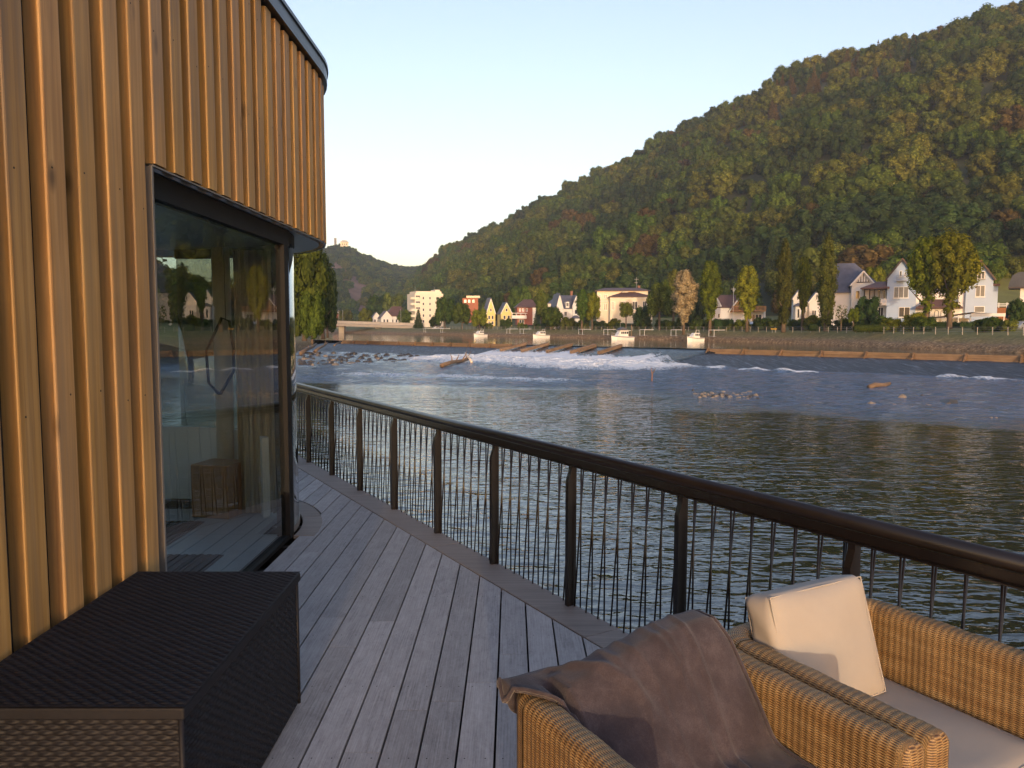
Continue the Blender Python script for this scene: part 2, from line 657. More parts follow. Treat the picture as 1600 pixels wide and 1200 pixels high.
def hill_grid():
    V = np.zeros((HILL_ROWS + 6, len(HILL_U), 3))
    for j, u in enumerate(HILL_U):
        f = rowpt(u, float(d_foot(u)), 5.0)
        r = ridge_pt(u)
        for i in range(HILL_ROWS):
            s = i / (HILL_ROWS - 1)
            p = f + (r - f) * s
            k = s ** 1.12
            p[2] = f[2] + (r[2] - f[2]) * k
            V[i, j] = p
        for i in range(6):
            q = r + (r - f) * (0.12 * (i + 1))
            q[2] = r[2] - (r[2] - 2) * 0.05 * (i + 1) ** 1.6
            V[HILL_ROWS + i, j] = q
    n = fbm(V[..., 0] * 0.012, V[..., 1] * 0.012, 3) - 0.5
    ss = np.concatenate([np.linspace(0, 1, HILL_ROWS), np.ones(6)])[:, None]
    V[..., 2] += n * 26 * np.clip(ss * (1.0 - ss) * 4, 0, 1)
    return V


HV = hill_grid()
m_hill = plain('forest_floor', (0.035, 0.042, 0.014), 0.9, 0.3, 0.03)
me = np_mesh('hillside', HV.reshape(-1, 3), grid_faces(HV.shape[0], HV.shape[1]), True)
struct(link('hillside', me, m_hill), 'steep hillside under the wood across the river')


def bank_mat():
    M = Mat('bank_ground')
    c = M.coord('Object', (0.35, 0.35, 0.35))
    c2 = M.coord('Object', (2.2, 2.2, 2.2))
    g = M.attr('grass')
    n = M.noise(c, 1.0, 6, 0.65)
    n2 = M.noise(c2, 1.0, 4, 0.7)
    stone = M.ramp(n2, [(0.36, (0.085, 0.048, 0.022)), (0.52, (0.21, 0.13, 0.062)), (0.68, (0.42, 0.29, 0.16))])
    grass = M.ramp(n, [(0.3, (0.06, 0.085, 0.018)), (0.5, (0.13, 0.135, 0.032)), (0.72, (0.27, 0.21, 0.075))])
    col = M.mix(M.math('ADD', g, M.math('MULTIPLY_ADD', n, 0.5, -0.25), clamp=True), stone, grass)
    return M.fin(col, 0.9, M.bump(n2, 0.6, 0.25))


m_bank = bank_mat()
# river-bank sheet
BU = np.concatenate([np.arange(480, 1000, 8), np.arange(1000, 1700, 6), np.arange(1700, 2720, 30)]).astype(float)
WL = np.array([rowpt(u, float(d_wat(u)), 0) for u in BU])
k = np.ones(15) / 15
for c_ in (0, 1):
    pad = np.concatenate([WL[:1, c_].repeat(7), WL[:, c_], WL[-1:, c_].repeat(7)])
    WL[:, c_] = np.convolve(pad, k, 'valid')
tg = np.gradient(WL[:, :2], axis=0)
tg /= np.linalg.norm(tg, axis=1)[:, None]
NRM = np.stack([-tg[:, 1], tg[:, 0]], -1)
if NRM[len(NRM) // 2, 0] < 0:
    NRM = -NRM
FOOT = np.array([rowpt(u, float(d_foot(u)) + 6, 5.2) for u in BU])
rows = []
gr = []
prof = [(-0.3, -4.0, 0), (0.0, -1.5, 0), (1.4, -0.55, 0), (2.6, -0.42, 0.1), (3.2, -0.35, 0.3), (5.6, 0.62, 0.85), (7.0, 0.82, 0.9), (13.0, 0.95, 0.95)]
for (o, z, g) in prof:
    r_ = WL.copy()
    r_[:, :2] += NRM * o
    r_[:, 2] = z + (fbm(r_[:, 0] * 0.5 + 40, r_[:, 1] * 0.5, 3) - 0.5) * (0.45 if 0 < o < 5 else 0.08)
    rows.append(r_)
    gr.append(np.full(len(BU), g))
base = rows[-1].copy()
for s in (0.15, 0.35, 0.6, 0.8, 1.0):
    r_ = base + (FOOT - base) * s
    zz = I([0, 0.15, 0.35, 0.6, 1.0], [0.95, 1.4, 2.1, 3.1, 5.2])(s)
    r_[:, 2] = zz
    rows.append(r_)
    gr.append(np.full(len(BU), 1.0))
BANK = np.array(rows)
me = np_mesh('far_bank', BANK.reshape(-1, 3), grid_faces(BANK.shape[0], BANK.shape[1]), True, {'grass': np.array(gr)})
struct(link('far_bank', me, m_bank), 'stony river bank with dry grass on top across the river')


def bank_at(u, off):
    """point on the far bank, off metres inland of the waterline"""
    j = np.interp(u, BU, np.arange(len(BU)))
    j0 = int(j)
    fr = j - j0
    j1 = min(j0 + 1, len(BU) - 1)
    p = WL[j0] * (1 - fr) + WL[j1] * fr
    n = NRM[j0] * (1 - fr) + NRM[j1] * fr
    q = p[:2] + n * off
    z = np.interp(off, [a[0] for a in prof], [a[1] for a in prof])
    return Vector((q[0], q[1], z)), n


m_floor = plain('valley_ground', (0.06, 0.065, 0.025), 0.9, 0.25, 0.02)
g_ = MB()
g_.add([(-1500, -190, -6), (1500, -190, -6), (1500, 2600, -6), (-1500, 2600, -6)], [(0, 1, 2, 3)])
struct(g_.build('ground', m_floor), 'valley floor')

# left bank
lb = MB()
LBX = np.linspace(0, 1, 40)
edge = np.array([(-40, 96), (-36, 108), (-35, 118), (-37, 130), (-42, 150), (-44, 170), (-52, 200), (-72, 250), (-100, 310), (-128, 352), (-150, 390)], float)
el = np.concatenate([[0], np.cumsum(np.linalg.norm(np.diff(edge, axis=0), axis=1))])
ss = np.linspace(0, el[-1], 120)
E2 = np.stack([np.interp(ss, el, edge[:, 0]), np.interp(ss, el, edge[:, 1])], -1)
rows = []
gr = []
for (o, z, g) in [(0, -4.0, 0), (0.3, -1.5, 0.2), (3, -0.7, 0.6), (8, 0.5, 1), (30, 3.5, 1), (80, 24, 1), (160, 62, 1), (420, 150, 1)]:  # upper slope raised to block the sky behind the cabin glass
    r_ = np.zeros((len(E2), 3))
    r_[:, 0] = E2[:, 0] - o * 0.9
    r_[:, 1] = E2[:, 1] - o * 0.25
    r_[:, 2] = z + (fbm(r_[:, 0] * 0.3, r_[:, 1] * 0.3 + 5, 3) - 0.5) * (0.8 if o > 0 else 0)
    rows.append(r_)
    gr.append(np.full(len(E2), g))
A_ = np.array(rows)
me = np_mesh('near_bank', A_.reshape(-1, 3), grid_faces(A_.shape[0], A_.shape[1]), True, {'grass': np.array(gr)})
struct(link('near_bank', me, m_bank), 'overgrown river bank behind the cabin')

# far hill closing the valley
def far_hill():
    us = np.arange(380, 800, 6.0)
    ysk = I([380, 480, 505, 520, 545, 560, 590, 620, 640, 655, 700, 800], [372, 383, 390, 388, 387, 398, 409, 420, 421, 420, 455, 500])
    nr = 30
    V = np.zeros((nr + 3, len(us), 3))
    for j, u in enumerate(us):
        f = np.array(at(u, 512, 640.0))
        f[2] = 1.0
        r = np.array(at(u, float(ysk(u)) + 2, 1250 + (u - 540) * 1.2))
        for i in range(nr):
            s = i / (nr - 1)
            p = f + (r - f) * s
            p[2] = f[2] + (r[2] - f[2]) * s ** 1.1
            V[i, j] = p
        for i in range(3):
            q = r + (r - f) * 0.1 * (i + 1)
            q[2] = r[2] - 12 * (i + 1) ** 1.5
            V[nr + i, j] = q
    # a rocky rib running down the slope
    return V


FH = far_hill()
m_farhill = Mat('far_slope')
_c = m_farhill.coord('Object', (0.02, 0.02, 0.02))
_n = m_farhill.noise(_c, 1.0, 6, 0.7)
m_farhill = m_farhill.fin(m_farhill.ramp(_n, [(0.35, (0.10, 0.05, 0.032)), (0.6, (0.22, 0.13, 0.09))]), 0.95)
me = np_mesh('far_hill', FH.reshape(-1, 3), grid_faces(FH.shape[0], FH.shape[1]), True)
struct(link('far_hill', me, m_farhill), 'hazy wooded hill with red rock closing the valley')

# ------------------------------------------------------------------ vegetation
f_mid = foliage('leaf_mid', (0.0323, 0.0580, 0.0116), (0.1402, 0.2029, 0.0348))
f_olive = foliage('leaf_olive', (0.0504, 0.0657, 0.0135), (0.2012, 0.2280, 0.0425))
f_dark = foliage('leaf_dark', (0.0208, 0.0410, 0.0149), (0.0780, 0.1212, 0.0373))
f_brown = foliage('leaf_brown', (0.0482, 0.0374, 0.0130), (0.1674, 0.1210, 0.0432), 0.012)
f_yellow = foliage('leaf_yellow', (0.0605, 0.0845, 0.0097), (0.2569, 0.2925, 0.0292))
f_poplar = foliage('leaf_poplar', (0.0329, 0.0483, 0.0113), (0.1423, 0.1578, 0.0354))
f_silver = foliage('leaf_silver', (0.15, 0.125, 0.07), (0.50, 0.42, 0.27), 0.01, 0.1)
f_blue = foliage('leaf_blue', (0.0287, 0.0541, 0.0270), (0.1078, 0.1546, 0.0773))
f_hedge = foliage('leaf_hedge', (0.0257, 0.0462, 0.0108), (0.0859, 0.1201, 0.0277))
m_bark = plain('bark', (0.12, 0.085, 0.055), 0.9, 0.35, 2.5, 0.5, vs=(3, 3, 0.6))


def ico(sub=1):
    bm = bmesh.new()
    bmesh.ops.create_icosphere(bm, subdivisions=sub, radius=1)
    v = np.array([x.co[:] for x in bm.verts])
    f = [[l.index for l in fc.verts] for fc in bm.faces]
    bm.free()
    return v, f


def leaf_mesh(name, blobs, n, leaf, seed, core=0.72, up=0.0, asp=1.0):
    """crown of n small leaf sprays over the surfaces of the blobs (cx,cy,cz,rx,ry,rz)"""
    rg = np.random.default_rng(seed)
    B = np.array(blobs, float)
    B[:, 2] *= asp                 # work at true proportions so that sprays are not stretched
    B[:, 5] *= asp
    wgt = (B[:, 3] * B[:, 5]) ** 1.0
    wgt /= wgt.sum()
    bi = rg.choice(len(B), n, p=wgt)
    dv = rg.normal(size=(n, 3))
    dv /= np.linalg.norm(dv, axis=1)[:, None]
    rad = 0.80 + 0.28 * rg.random(n) ** 1.5
    P = B[bi, :3] + dv * B[bi, 3:6] * rad[:, None]
    nrm = dv + rg.normal(size=(n, 3)) * 0.38 + np.array([0, 0, 0.2 + up])
    nrm /= np.linalg.norm(nrm, axis=1)[:, None]
    a = np.cross(nrm, rg.normal(size=(n, 3)))
    a /= np.linalg.norm(a, axis=1)[:, None]
    b = np.cross(nrm, a)
    flip = np.sign((nrm * dv).sum(1))[:, None]
    b = b * np.where(flip == 0, 1, flip)
    sz = leaf * (0.6 + 0.8 * rg.random(n))[:, None]
    bend = nrm * sz * 0.25
    V = np.stack([P - a * sz - bend, P - b * sz * 0.55, P + a * sz - bend, P + b * sz * 0.55], 1).reshape(-1, 3)
    Fq = np.arange(4 * n).reshape(-1, 4).tolist()
    bt = rg.random(len(B))
    tint = np.clip(0.30 * bt[bi] + 0.55 * rg.random(n) + 0.08, 0, 1).repeat(4)
    NN = [(dv + np.array([0, 0, 0.15])).repeat(4, axis=0)]
    V = [V]
    T = [tint]
    off = 4 * n
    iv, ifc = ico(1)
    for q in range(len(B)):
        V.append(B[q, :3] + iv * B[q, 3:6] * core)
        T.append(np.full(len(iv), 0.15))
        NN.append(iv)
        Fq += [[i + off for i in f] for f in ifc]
        off += len(iv)
    V = np.concatenate(V)
    V[:, 2] /= asp
    me = np_mesh(name, V, Fq, True, {'tint': np.concatenate(T)})
    NN = np.concatenate(NN)
    NN /= np.linalg.norm(NN, axis=1)[:, None]
    me.normals_split_custom_set_from_vertices(NN.tolist())
    return me


def blobs_round(seed, n=13, flat=1.0):
    rg = random.Random(seed)
    b = [(0, 0, 0.5, 0.62, 0.62, 0.40)]
    for i in range(n):
        a = 2.4 * i + rg.random()
        h = 0.15 + 0.72 * (i + 0.5) / n
        rr = 0.62 * math.sqrt(max(0.05, 1 - ((h - 0.47) / 0.55) ** 2))
        s = 0.24 + 0.16 * rg.random()
        b.append((rr * math.cos(a), rr * math.sin(a), h, s * 1.1, s * 1.1, s * 0.62 * flat))
    return b


def blobs_column(seed, n=22, widest=0.55, lo=0.35, tip=0.25):
    rg = random.Random(seed)
    b = []
    for i in range(n):
        h = 0.04 + 0.92 * i / (n - 1)
        if h < widest:
            env = lo + (1 - lo) * math.sin(0.5 * PI * h / widest)
        else:
            env = tip + (1 - tip) * math.cos(0.5 * PI * (h - widest) / (1 - widest))
        a = 2.4 * i + rg.random() * 1.4
        o = env * 0.48
        s = env * (0.45 + 0.15 * rg.random())
        b.append((o * math.cos(a), o * math.sin(a), h, s, s, 0.075 + 0.03 * rg.random()))
        b.append((-o * 0.7 * math.cos(a + 0.8), -o * 0.7 * math.sin(a + 0.8), h + 0.02, s * 0.9, s * 0.9, 0.07))
    return b


def blobs_vase(seed, n=26):
    """fastigiate crown flaring upwards to a broad rounded head of upright plumes"""
    rg = random.Random(seed)
    b = []
    for i in range(n):
        a = 2.4 * i
        q = math.sqrt((i + 0.5) / n)
        rr = 0.72 * q
        top = 1.0 - 0.38 * q ** 2 - 0.06 * rg.random()
        x, y = rr * math.cos(a), rr * math.sin(a)
        b.append((x, y, top - 0.10, 0.20, 0.20, 0.11))
        b.append((x * 0.84, y * 0.84, top - 0.24, 0.21, 0.21, 0.11))
        if q < 0.8:
            b.append((x * 0.62, y * 0.62, top - 0.40, 0.20, 0.20, 0.10))
    for i in range(10):
        b.append((0.09 * math.cos(i * 2.4), 0.09 * math.sin(i * 2.4), 0.02 + 0.045 * i, 0.15 + 0.022 * i, 0.15 + 0.022 * i, 0.05))
    return b


def blobs_cone(seed, tiers=11):
    rg = random.Random(seed)
    b = []
    for i in range(tiers):
        h = i / tiers
        r_ = (1 - h) * 0.9 + 0.06
        m = max(3, int(7 * (1 - h)) + 2)
        for k in range(m):
            a = 2 * PI * k / m + i * 0.9 + rg.random() * 0.5
            l = r_ * (0.55 + 0.2 * rg.random())
            b.append((l * math.cos(a), l * math.sin(a), h * 0.95 + 0.03, 0.36 * r_ + 0.05, 0.36 * r_ + 0.05, 0.05))
    b.append((0, 0, 0.96, 0.06, 0.06, 0.06))
    return b


def blobs_box(seed, n=30):
    rg = random.Random(seed)
    b = []
    for i in range(n):
        x = -0.92 + 1.84 * i / (n - 1)
        b.append((x, rg.uniform(-0.15, 0.15), 0.42 + rg.uniform(-0.03, 0.03), 0.10, 0.8, 0.46))
    return b


CROWN = {}


def crown(kind, var=0):
    key = (kind, var)
    if key in CROWN:
        return CROWN[key]
    sd = 100 + var * 7 + len(kind)
    if kind == 'round':
        me = leaf_mesh('crown', blobs_round(sd), 3200, 0.075, sd, 0.74, 0, 2.0)
    elif kind == 'column':
        me = leaf_mesh('crown', blobs_column(sd, 26, 0.6, 0.5, 0.22), 6500, 0.095, sd, 0.7, 0.3, 7.0)
    elif kind == 'ovoid':
        me = leaf_mesh('crown', blobs_column(sd, 20, 0.60, 0.16, 0.45), 5000, 0.085, sd, 0.72, 0.3, 4.2)
    elif kind == 'vase':
        me = leaf_mesh('crown', blobs_vase(sd), 9000, 0.05, sd, 0.7, 0.3, 2.9)
    elif kind == 'cone':
        me = leaf_mesh('crown', blobs_cone(sd), 3000, 0.08, sd, 0.6, 0.1, 3.2)
    elif kind == 'hedge':
        me = leaf_mesh('crown', blobs_box(sd), 3000, 0.05, sd, 0.85)
    elif kind == 'sparse':
        me = leaf_mesh('crown', [b for b in blobs_round(sd, 16)][1:], 420, 0.09, sd, 0.03, 0, 2.0)
    CROWN[key] = me
    return me


def crown_obj(kind, var, mat, parent, name='crown'):
    me = crown(kind, var)
    key = (kind, var, mat.name)
    if key not in CROWN:
        c = me.copy()
        c.materials.clear()
        c.materials.append(mat)
        CROWN[key] = c
    return link(name, CROWN[key], None, parent)


def tree(name, label, cat, base, height, hw, kind, mat, bare=0.15, var=0, group=None, lean=0.0, trunk_r=None, fork=4):
    """base point, full height, crown half width, share of the height that is bare trunk"""
    root = empty(name, base, random.uniform(0, 6.28))
    tag(root, label, cat, group)
    tr = trunk_r or max(0.12, height * 0.022)
    top = height * (0.75 if kind not in ('cone',) else 0.9)
    mb = MB()
    mb.tube([(0, 0, -0.4), (0.05 * tr, 0, height * bare), (lean, 0.3 * tr, (height * bare + top) / 2), (lean, 0, top)],
            [tr * 1.25, tr, tr * 0.6, tr * 0.12], 8)
    rg = random.Random(int(height * 100))
    for i in range(fork):
        a = i * 2.4 + rg.random()
        z0 = height * (bare + 0.08 + 0.09 * i)
        l = hw * (0.55 + 0.2 * rg.random())
        mb.tube([(0, 0, z0), (l * 0.5 * math.cos(a), l * 0.5 * math.sin(a), z0 + l * 0.5),
                 (l * math.cos(a), l * math.sin(a), z0 + l * 1.1)], [tr * 0.5, tr * 0.3, tr * 0.08], 6)
    mb.build('trunk', m_bark, root, True)
    c = crown_obj(kind, var, mat, root)
    c.location = (lean, 0, height * bare)
    c.scale = (hw, hw, height * (1 - bare))
    return root


def shrub(name, label, cat, base, w, h, mat, kind='round', dpt=None, rz=0, var=0, group=None):
    root = empty(name, base, rz)
    tag(root, label, cat, group)
    c = crown_obj(kind, var, mat, root, 'foliage')
    c.scale = (w / 2, (dpt or w) / 2, h)
    c.location = (0, 0, -0.1)
    s = MB()
    s.tube([(0, 0, -0.3), (0.02, 0.02, h * 0.5)], [0.06, 0.02], 6)
    s.build('stem', m_bark, root)
    return root


# the wood on the hillside: one mass of crowns
def scatter_group(coll):
    ng = bpy.data.node_groups.new('scatter', 'GeometryNodeTree')
    ng.interface.new_socket('Geometry', in_out='INPUT', socket_type='NodeSocketGeometry')
    ng.interface.new_socket('Geometry', in_out='OUTPUT', socket_type='NodeSocketGeometry')
    N = ng.nodes
    gi = N.new('NodeGroupInput')
    go = N.new('NodeGroupOutput')
    ci = N.new('GeometryNodeCollectionInfo')
    ci.inputs['Collection'].default_value = coll
    ci.inputs['Separate Children'].default_value = True
    ci.inputs['Reset Children'].default_value = True
    ip = N.new('GeometryNodeInstanceOnPoints')
    ip.inputs['Pick Instance'].default_value = True
    for nm, ty, sock in (('kind_index', 'INT', 'Instance Index'), ('tree_rot', 'FLOAT_VECTOR', 'Rotation'), ('tree_scale', 'FLOAT_VECTOR', 'Scale')):
        a = N.new('GeometryNodeInputNamedAttribute')
        a.data_type = ty
        a.inputs['Name'].default_value = nm
        ng.links.new(a.outputs['Attribute'], ip.inputs[sock])
    ng.links.new(gi.outputs[0], ip.inputs['Points'])
    ng.links.new(ci.outputs[0], ip.inputs['Instance'])
    ng.links.new(ip.outputs[0], go.inputs[0])
    return ng


def scatter(name, label, P, idx, rot, scl, coll):
    me = bpy.data.meshes.new(name)
    me.from_pydata(P.tolist(), [], [])
    a = me.attributes.new('kind_index', 'INT', 'POINT')
    a.data.foreach_set('value', idx.astype(np.int32))
    a = me.attributes.new('tree_rot', 'FLOAT_VECTOR', 'POINT')
    a.data.foreach_set('vector', rot.astype(np.float32).ravel())
    a = me.attributes.new('tree_scale', 'FLOAT_VECTOR', 'POINT')
    a.data.foreach_set('vector', scl.astype(np.float32).ravel())
    o = link(name, me)
    md = o.modifiers.new('scatter', 'NODES')
    md.node_group = scatter_group(coll)
    tag(o, label, 'wood', None, 'stuff')
    return o


proto = bpy.data.collections.new('wood_crowns')     # not linked: only a source for the wood
PROTOS = []


def add_proto(kind, mat, seed):
    i = len(PROTOS)
    if kind == 'b':
        me = leaf_mesh('wood_crown', blobs_round(seed, 17, 1.0), 1900, 0.085, seed, 0.78, 0, 2.0)
    else:
        me = leaf_mesh('wood_crown', blobs_cone(seed, 9), 1200, 0.10, seed, 0.6, 0, 3.2)
    me.materials.append(mat)
    o = bpy.data.objects.new('wood_crown_%02d' % i, me)
    proto.objects.link(o)
    PROTOS.append(kind)


for sd, mt in enumerate([f_mid, f_mid, f_mid, f_olive, f_olive, f_dark, f_dark, f_brown]):
    add_proto('b', mt, 300 + sd)            # 0-7
for sd, mt in enumerate([f_dark, f_dark, f_brown]):
    add_proto('c', mt, 400 + sd)            # 8-10


def wood_points(V, rows, spacing, n_try, seed):
    """poisson-ish points on a terrain grid"""
    rg = np.random.default_rng(seed)
    nr, nc = rows, V.shape[1]
    Q = V[:nr]
    A = np.linalg.norm(np.cross(Q[1:, :-1] - Q[:-1, :-1], Q[:-1, 1:] - Q[:-1, :-1]), axis=2)
    p = (A / A.sum()).ravel()
    ci = rg.choice(len(p), n_try, p=p)
    i, j = np.divmod(ci, nc - 1)
    a, b = rg.random(n_try)[:, None], rg.random(n_try)[:, None]
    P = Q[i, j] * (1 - a) * (1 - b) + Q[i + 1, j] * a * (1 - b) + Q[i, j + 1] * (1 - a) * b + Q[i + 1, j + 1] * a * b
    s = (i + a[:, 0]) / (nr - 1)
    cell = {}
    keep = []
    for q in range(n_try):
        c = (int(P[q, 0] // spacing), int(P[q, 1] // spacing))
        ok = True
        for dx in (-1, 0, 1):
            for dy in (-1, 0, 1):
                for r_ in cell.get((c[0] + dx, c[1] + dy), ()):
                    if (P[r_, 0] - P[q, 0]) ** 2 + (P[r_, 1] - P[q, 1]) ** 2 < spacing ** 2:
                        ok = False
        if ok:
            cell.setdefault(c, []).append(q)
            keep.append(q)
    keep = np.array(keep)
    return P[keep], s[keep]


P, s = wood_points(HV, HILL_ROWS + 2, 8.2, 26000, 5)
uu = P[:, 0] / P[:, 1] * F + 800
# leave an open meadow above the houses at the right
mead = (uu > 1535) & (s < 0.09)
P, s, uu = P[~mead], s[~mead], uu[~mead]
n = len(P)
rg = np.random.default_rng(11)
patch = fbm(P[:, 0] * 0.013, P[:, 1] * 0.013 + P[:, 2] * 0.01, 3)
pt2 = fbm(P[:, 0] * 0.02 + 50, P[:, 1] * 0.02 + P[:, 2] * 0.02, 3)
rnd = rg.random(n)
idx = np.where(rnd < 0.55, rg.integers(0, 3, n), rg.integers(3, 5, n))
idx = np.where(patch < 0.38, rg.integers(5, 7, n), idx)
idx = np.where((rnd > 0.985) | ((pt2 > 0.66) & (rnd > 0.75)), 7, idx)
con = (s > 0.70) & (s < 0.90) & (uu > 1130) & (uu < 1420) & (rnd < 0.55)
idx = np.where(con, rg.choice([9, 10, 10], n), idx)
con2 = (s < 0.14) & (uu > 980) & (uu < 1320) & (rnd < 0.5)
idx = np.where(con2, rg.choice([8, 9], n), idx)
rr = 5.0 + 4.2 * rg.random(n) ** 1.6
hh = rr * (1.25 + 0.55 * rg.random(n))
iscon = idx >= 8
rr = np.where(iscon, 3.0 + 1.4 * rg.random(n), rr)
hh = np.where(iscon, 10 + 4 * rg.random(n), hh)
P[:, 2] -= 1.0
rot = np.zeros((n, 3))
rot[:, 2] = rg.random(n) * 6.28
rot[:, 0] = rg.normal(size=n) * 0.06
scatter('hillside_wood', 'dense mixed wood covering the steep hillside across the river', P, idx, rot, np.stack([rr, rr, hh], -1), proto)

P, s = wood_points(FH, 31, 9.0, 16000, 6)
uu = P[:, 0] / P[:, 1] * F + 800
vv = 510 - (P[:, 2] - EYE) / P[:, 1] * F
rib = np.minimum(np.abs((vv - 400) - (uu - 512) * 1.55), np.abs((vv - 400) - (uu - 512) * 1.0 - 8))
rock = (rib < 12 + 14 * (fbm(P[:, 0] * 0.02, P[:, 2] * 0.03, 3) - 0.3)) & (vv > 392)
keep = ~rock | (np.random.default_rng(3).random(len(P)) < 0.25)
P = P[keep]
n = len(P)
rg = np.random.default_rng(12)
idx = rg.choice([0, 1, 3, 5, 6, 5], n)
rr = 5.0 + 2.5 * rg.random(n)
rot = np.zeros((n, 3))
rot[:, 2] = rg.random(n) * 6.28
P[:, 2] -= 1
scatter('far_hill_wood', 'hazy dark wood on the far hill with the castle', P, idx, rot, np.stack([rr, rr, rr * 1.5], -1), proto)


LBV = A_[3:].copy()  # wood added as a dark backdrop, hiding bright sky behind the glass
P, s = wood_points(np.concatenate([LBV[:1] * 0.6 + LBV[1:2] * 0.4, LBV[1:2], (LBV[1:2] + LBV[2:3]) / 2, LBV[2:3], (LBV[2:3] + LBV[3:4]) / 2, LBV[3:]]), 7, 8.0, 7000, 8)
keep = P[:, 0] / P[:, 1] < -0.292                    # behind the cabin; the bank trees beside it stand singly
P = P[keep]
n = len(P)
rg = np.random.default_rng(14)
idx = rg.choice([0, 1, 2, 3, 5, 6], n)
rr = 4.5 + 2.5 * rg.random(n)
rot = np.zeros((n, 3))
rot[:, 2] = rg.random(n) * 6.28
P[:, 2] -= 1
scatter('sky_blocking_wood', 'added dark wood on the near bank slope blocking the sky behind the cabin glass', P, idx, rot, np.stack([rr, rr, rr * 1.8], -1), proto)


# individual trees across the river
def T(name, label, u, ytop, ybase, hwpx, d, kind, mat, bare=0.15, var=0, cat='tree', lean=0, fork=4):
    b = at(u, ybase, d)
    h = (ybase - ytop) * d / F * 1.0
    return tree(name, label, cat, b, h, hwpx * d / F, kind, mat, bare, var, None, lean, None, fork)


T('broad_tree', 'left of two broad yellow-green trees before the pale blue house', 1447, 362, 517, 39, 124, 'vase', f_yellow, 0.16, 0)
T('broad_tree', 'right of two broad yellow-green trees before the pale blue house, the taller one', 1483, 354, 517, 49, 122, 'vase', f_yellow, 0.15, 1)
T('poplar_tree', 'tall columnar poplar hiding the middle of the white slate-roofed house', 1290, 372, 516, 18, 136, 'column', f_poplar, 0.05, 0)
T('poplar_tree', 'dark columnar poplar left of the white slate-roofed house, with a side plume', 1224, 379, 516, 15, 142, 'column', f_poplar, 0.07, 1)
T('slim_tree', 'slim loose-leaved tree between the two dark columnar poplars', 1254, 405, 512, 14, 146, 'ovoid', f_yellow, 0.22, 1)
T('poplar_tree', 'yellow-green egg-shaped tree on a bare trunk before the white chalet', 1167, 419, 517, 21, 152, 'ovoid', f_yellow, 0.18, 0)
T('poplar_tree', 'yellow-green egg-shaped tree at the left end of the white chalet', 1109, 412, 518, 19, 160, 'ovoid', f_yellow, 0.16, 2)
T('silver_fir', 'pale silvery conifer tree with layered branches on the bank', 1068, 426, 520, 24, 163, 'ovoid', f_silver, 0.16, 3)
T('leafy_tree', 'dark blue-green tree just right of the pale silvery conifer', 1087, 437, 515, 17, 180, 'round', f_blue, 0.12, 0)
T('leafy_tree', 'green tree with two pale stems right of the cream villa', 1030, 440, 517, 21, 182, 'round', f_mid, 0.3, 1)
T('leafy_tree', 'rusty brown-green tree behind the pale silvery conifer', 1052, 424, 508, 20, 205, 'round', f_olive, 0.15, 2)
T('young_tree', 'small brownish tree on a thin stem before the cream villa', 978, 472, 512, 12, 187, 'round', f_olive, 0.4, 0)
T('leafy_tree', 'dark bushy tree at the right foot of the cream villa', 1003, 478, 512, 15, 190, 'round', f_dark, 0.1, 1)
T('leafy_tree', 'slender green tree left of the cream villa', 909, 454, 517, 12, 198, 'ovoid', f_mid, 0.25, 3)
T('leafy_tree', 'yellow-green tree touching the left corner of the cream villa', 925, 458, 517, 15, 201, 'round', f_yellow, 0.25, 2)
T('leafy_tree', 'rounded tree on a bare stem right of the red-brown house', 846, 455, 517, 13, 228, 'ovoid', f_olive, 0.32, 4)
T('leafy_tree', 'spreading green tree before the grey-roofed white house', 862, 479, 518, 18, 214, 'round', f_mid, 0.22, 3)
T('leafy_tree', 'low bushy tree under the grey-roofed white house', 887, 495, 517, 13, 212, 'round', f_olive, 0.1, 0)
T('dark_fir', 'small dark blue fir beside the red-brown house', 838, 484, 516, 8, 232, 'cone', f_blue, 0.06, 1)
T('leafy_tree', 'yellow-green tree left of the twin yellow gables', 749, 483, 516, 14, 246, 'round', f_yellow, 0.2, 1)
T('leafy_tree', 'green tree in the middle of the row beside the cream apartment block', 722, 474, 516, 16, 256, 'round', f_mid, 0.2, 2)
T('leafy_tree', 'tallest dark green tree against the cream apartment block', 695, 464, 515, 18, 268, 'round', f_mid, 0.15, 0)
T('leafy_tree', 'dark tree between the twin yellow gables', 777, 460, 510, 12, 300, 'round', f_dark, 0.1, 2)
T('dark_fir', 'small fir at the left foot of the cream apartment block', 654, 482, 514, 9, 296, 'cone', f_dark, 0.06, 0)
T('leafy_tree', 'dark low tree at the right foot of the cream apartment block', 680, 494, 514, 10, 290, 'round', f_dark, 0.1, 3)
T('leafy_tree', 'round bright green tree beside the bridge', 571, 482, 511, 12, 372, 'round', f_yellow, 0.1, 1)
T('leafy_tree', 'wide dark tree behind the white houses by the bridge', 592, 461, 506, 22, 460, 'round', f_mid, 0.05, 0)
T('leafy_tree', 'olive tree behind the brown roof by the bridge', 614, 459, 506, 18, 450, 'round', f_olive, 0.05, 2)
T('leafy_tree', 'green tree between the white houses and the apartment block', 633, 484, 512, 13, 330, 'round', f_mid, 0.1, 3)
T('leafy_tree', 'small tree at the left end of the bridge', 540, 484, 508, 14, 420, 'round', f_olive, 0.1, 1)
T('garden_tree', 'dark glossy round tree between the white and the pale blue house', 1355, 464, 514, 21, 131, 'round', f_dark, 0.18, 2)
T('young_tree', 'small yellow-green tree before the half-timbered gable', 1333, 481, 514, 10, 128, 'round', f_yellow, 0.3, 3)
T('young_tree', 'sparse young tree against the sunlit cream wall', 1314, 477, 514, 10, 130, 'sparse', f_mid, 0.25, 0)
T('garden_tree', 'dark bush tree beside the blue parasol', 1588, 468, 508, 16, 118, 'round', f_dark, 0.05, 1)
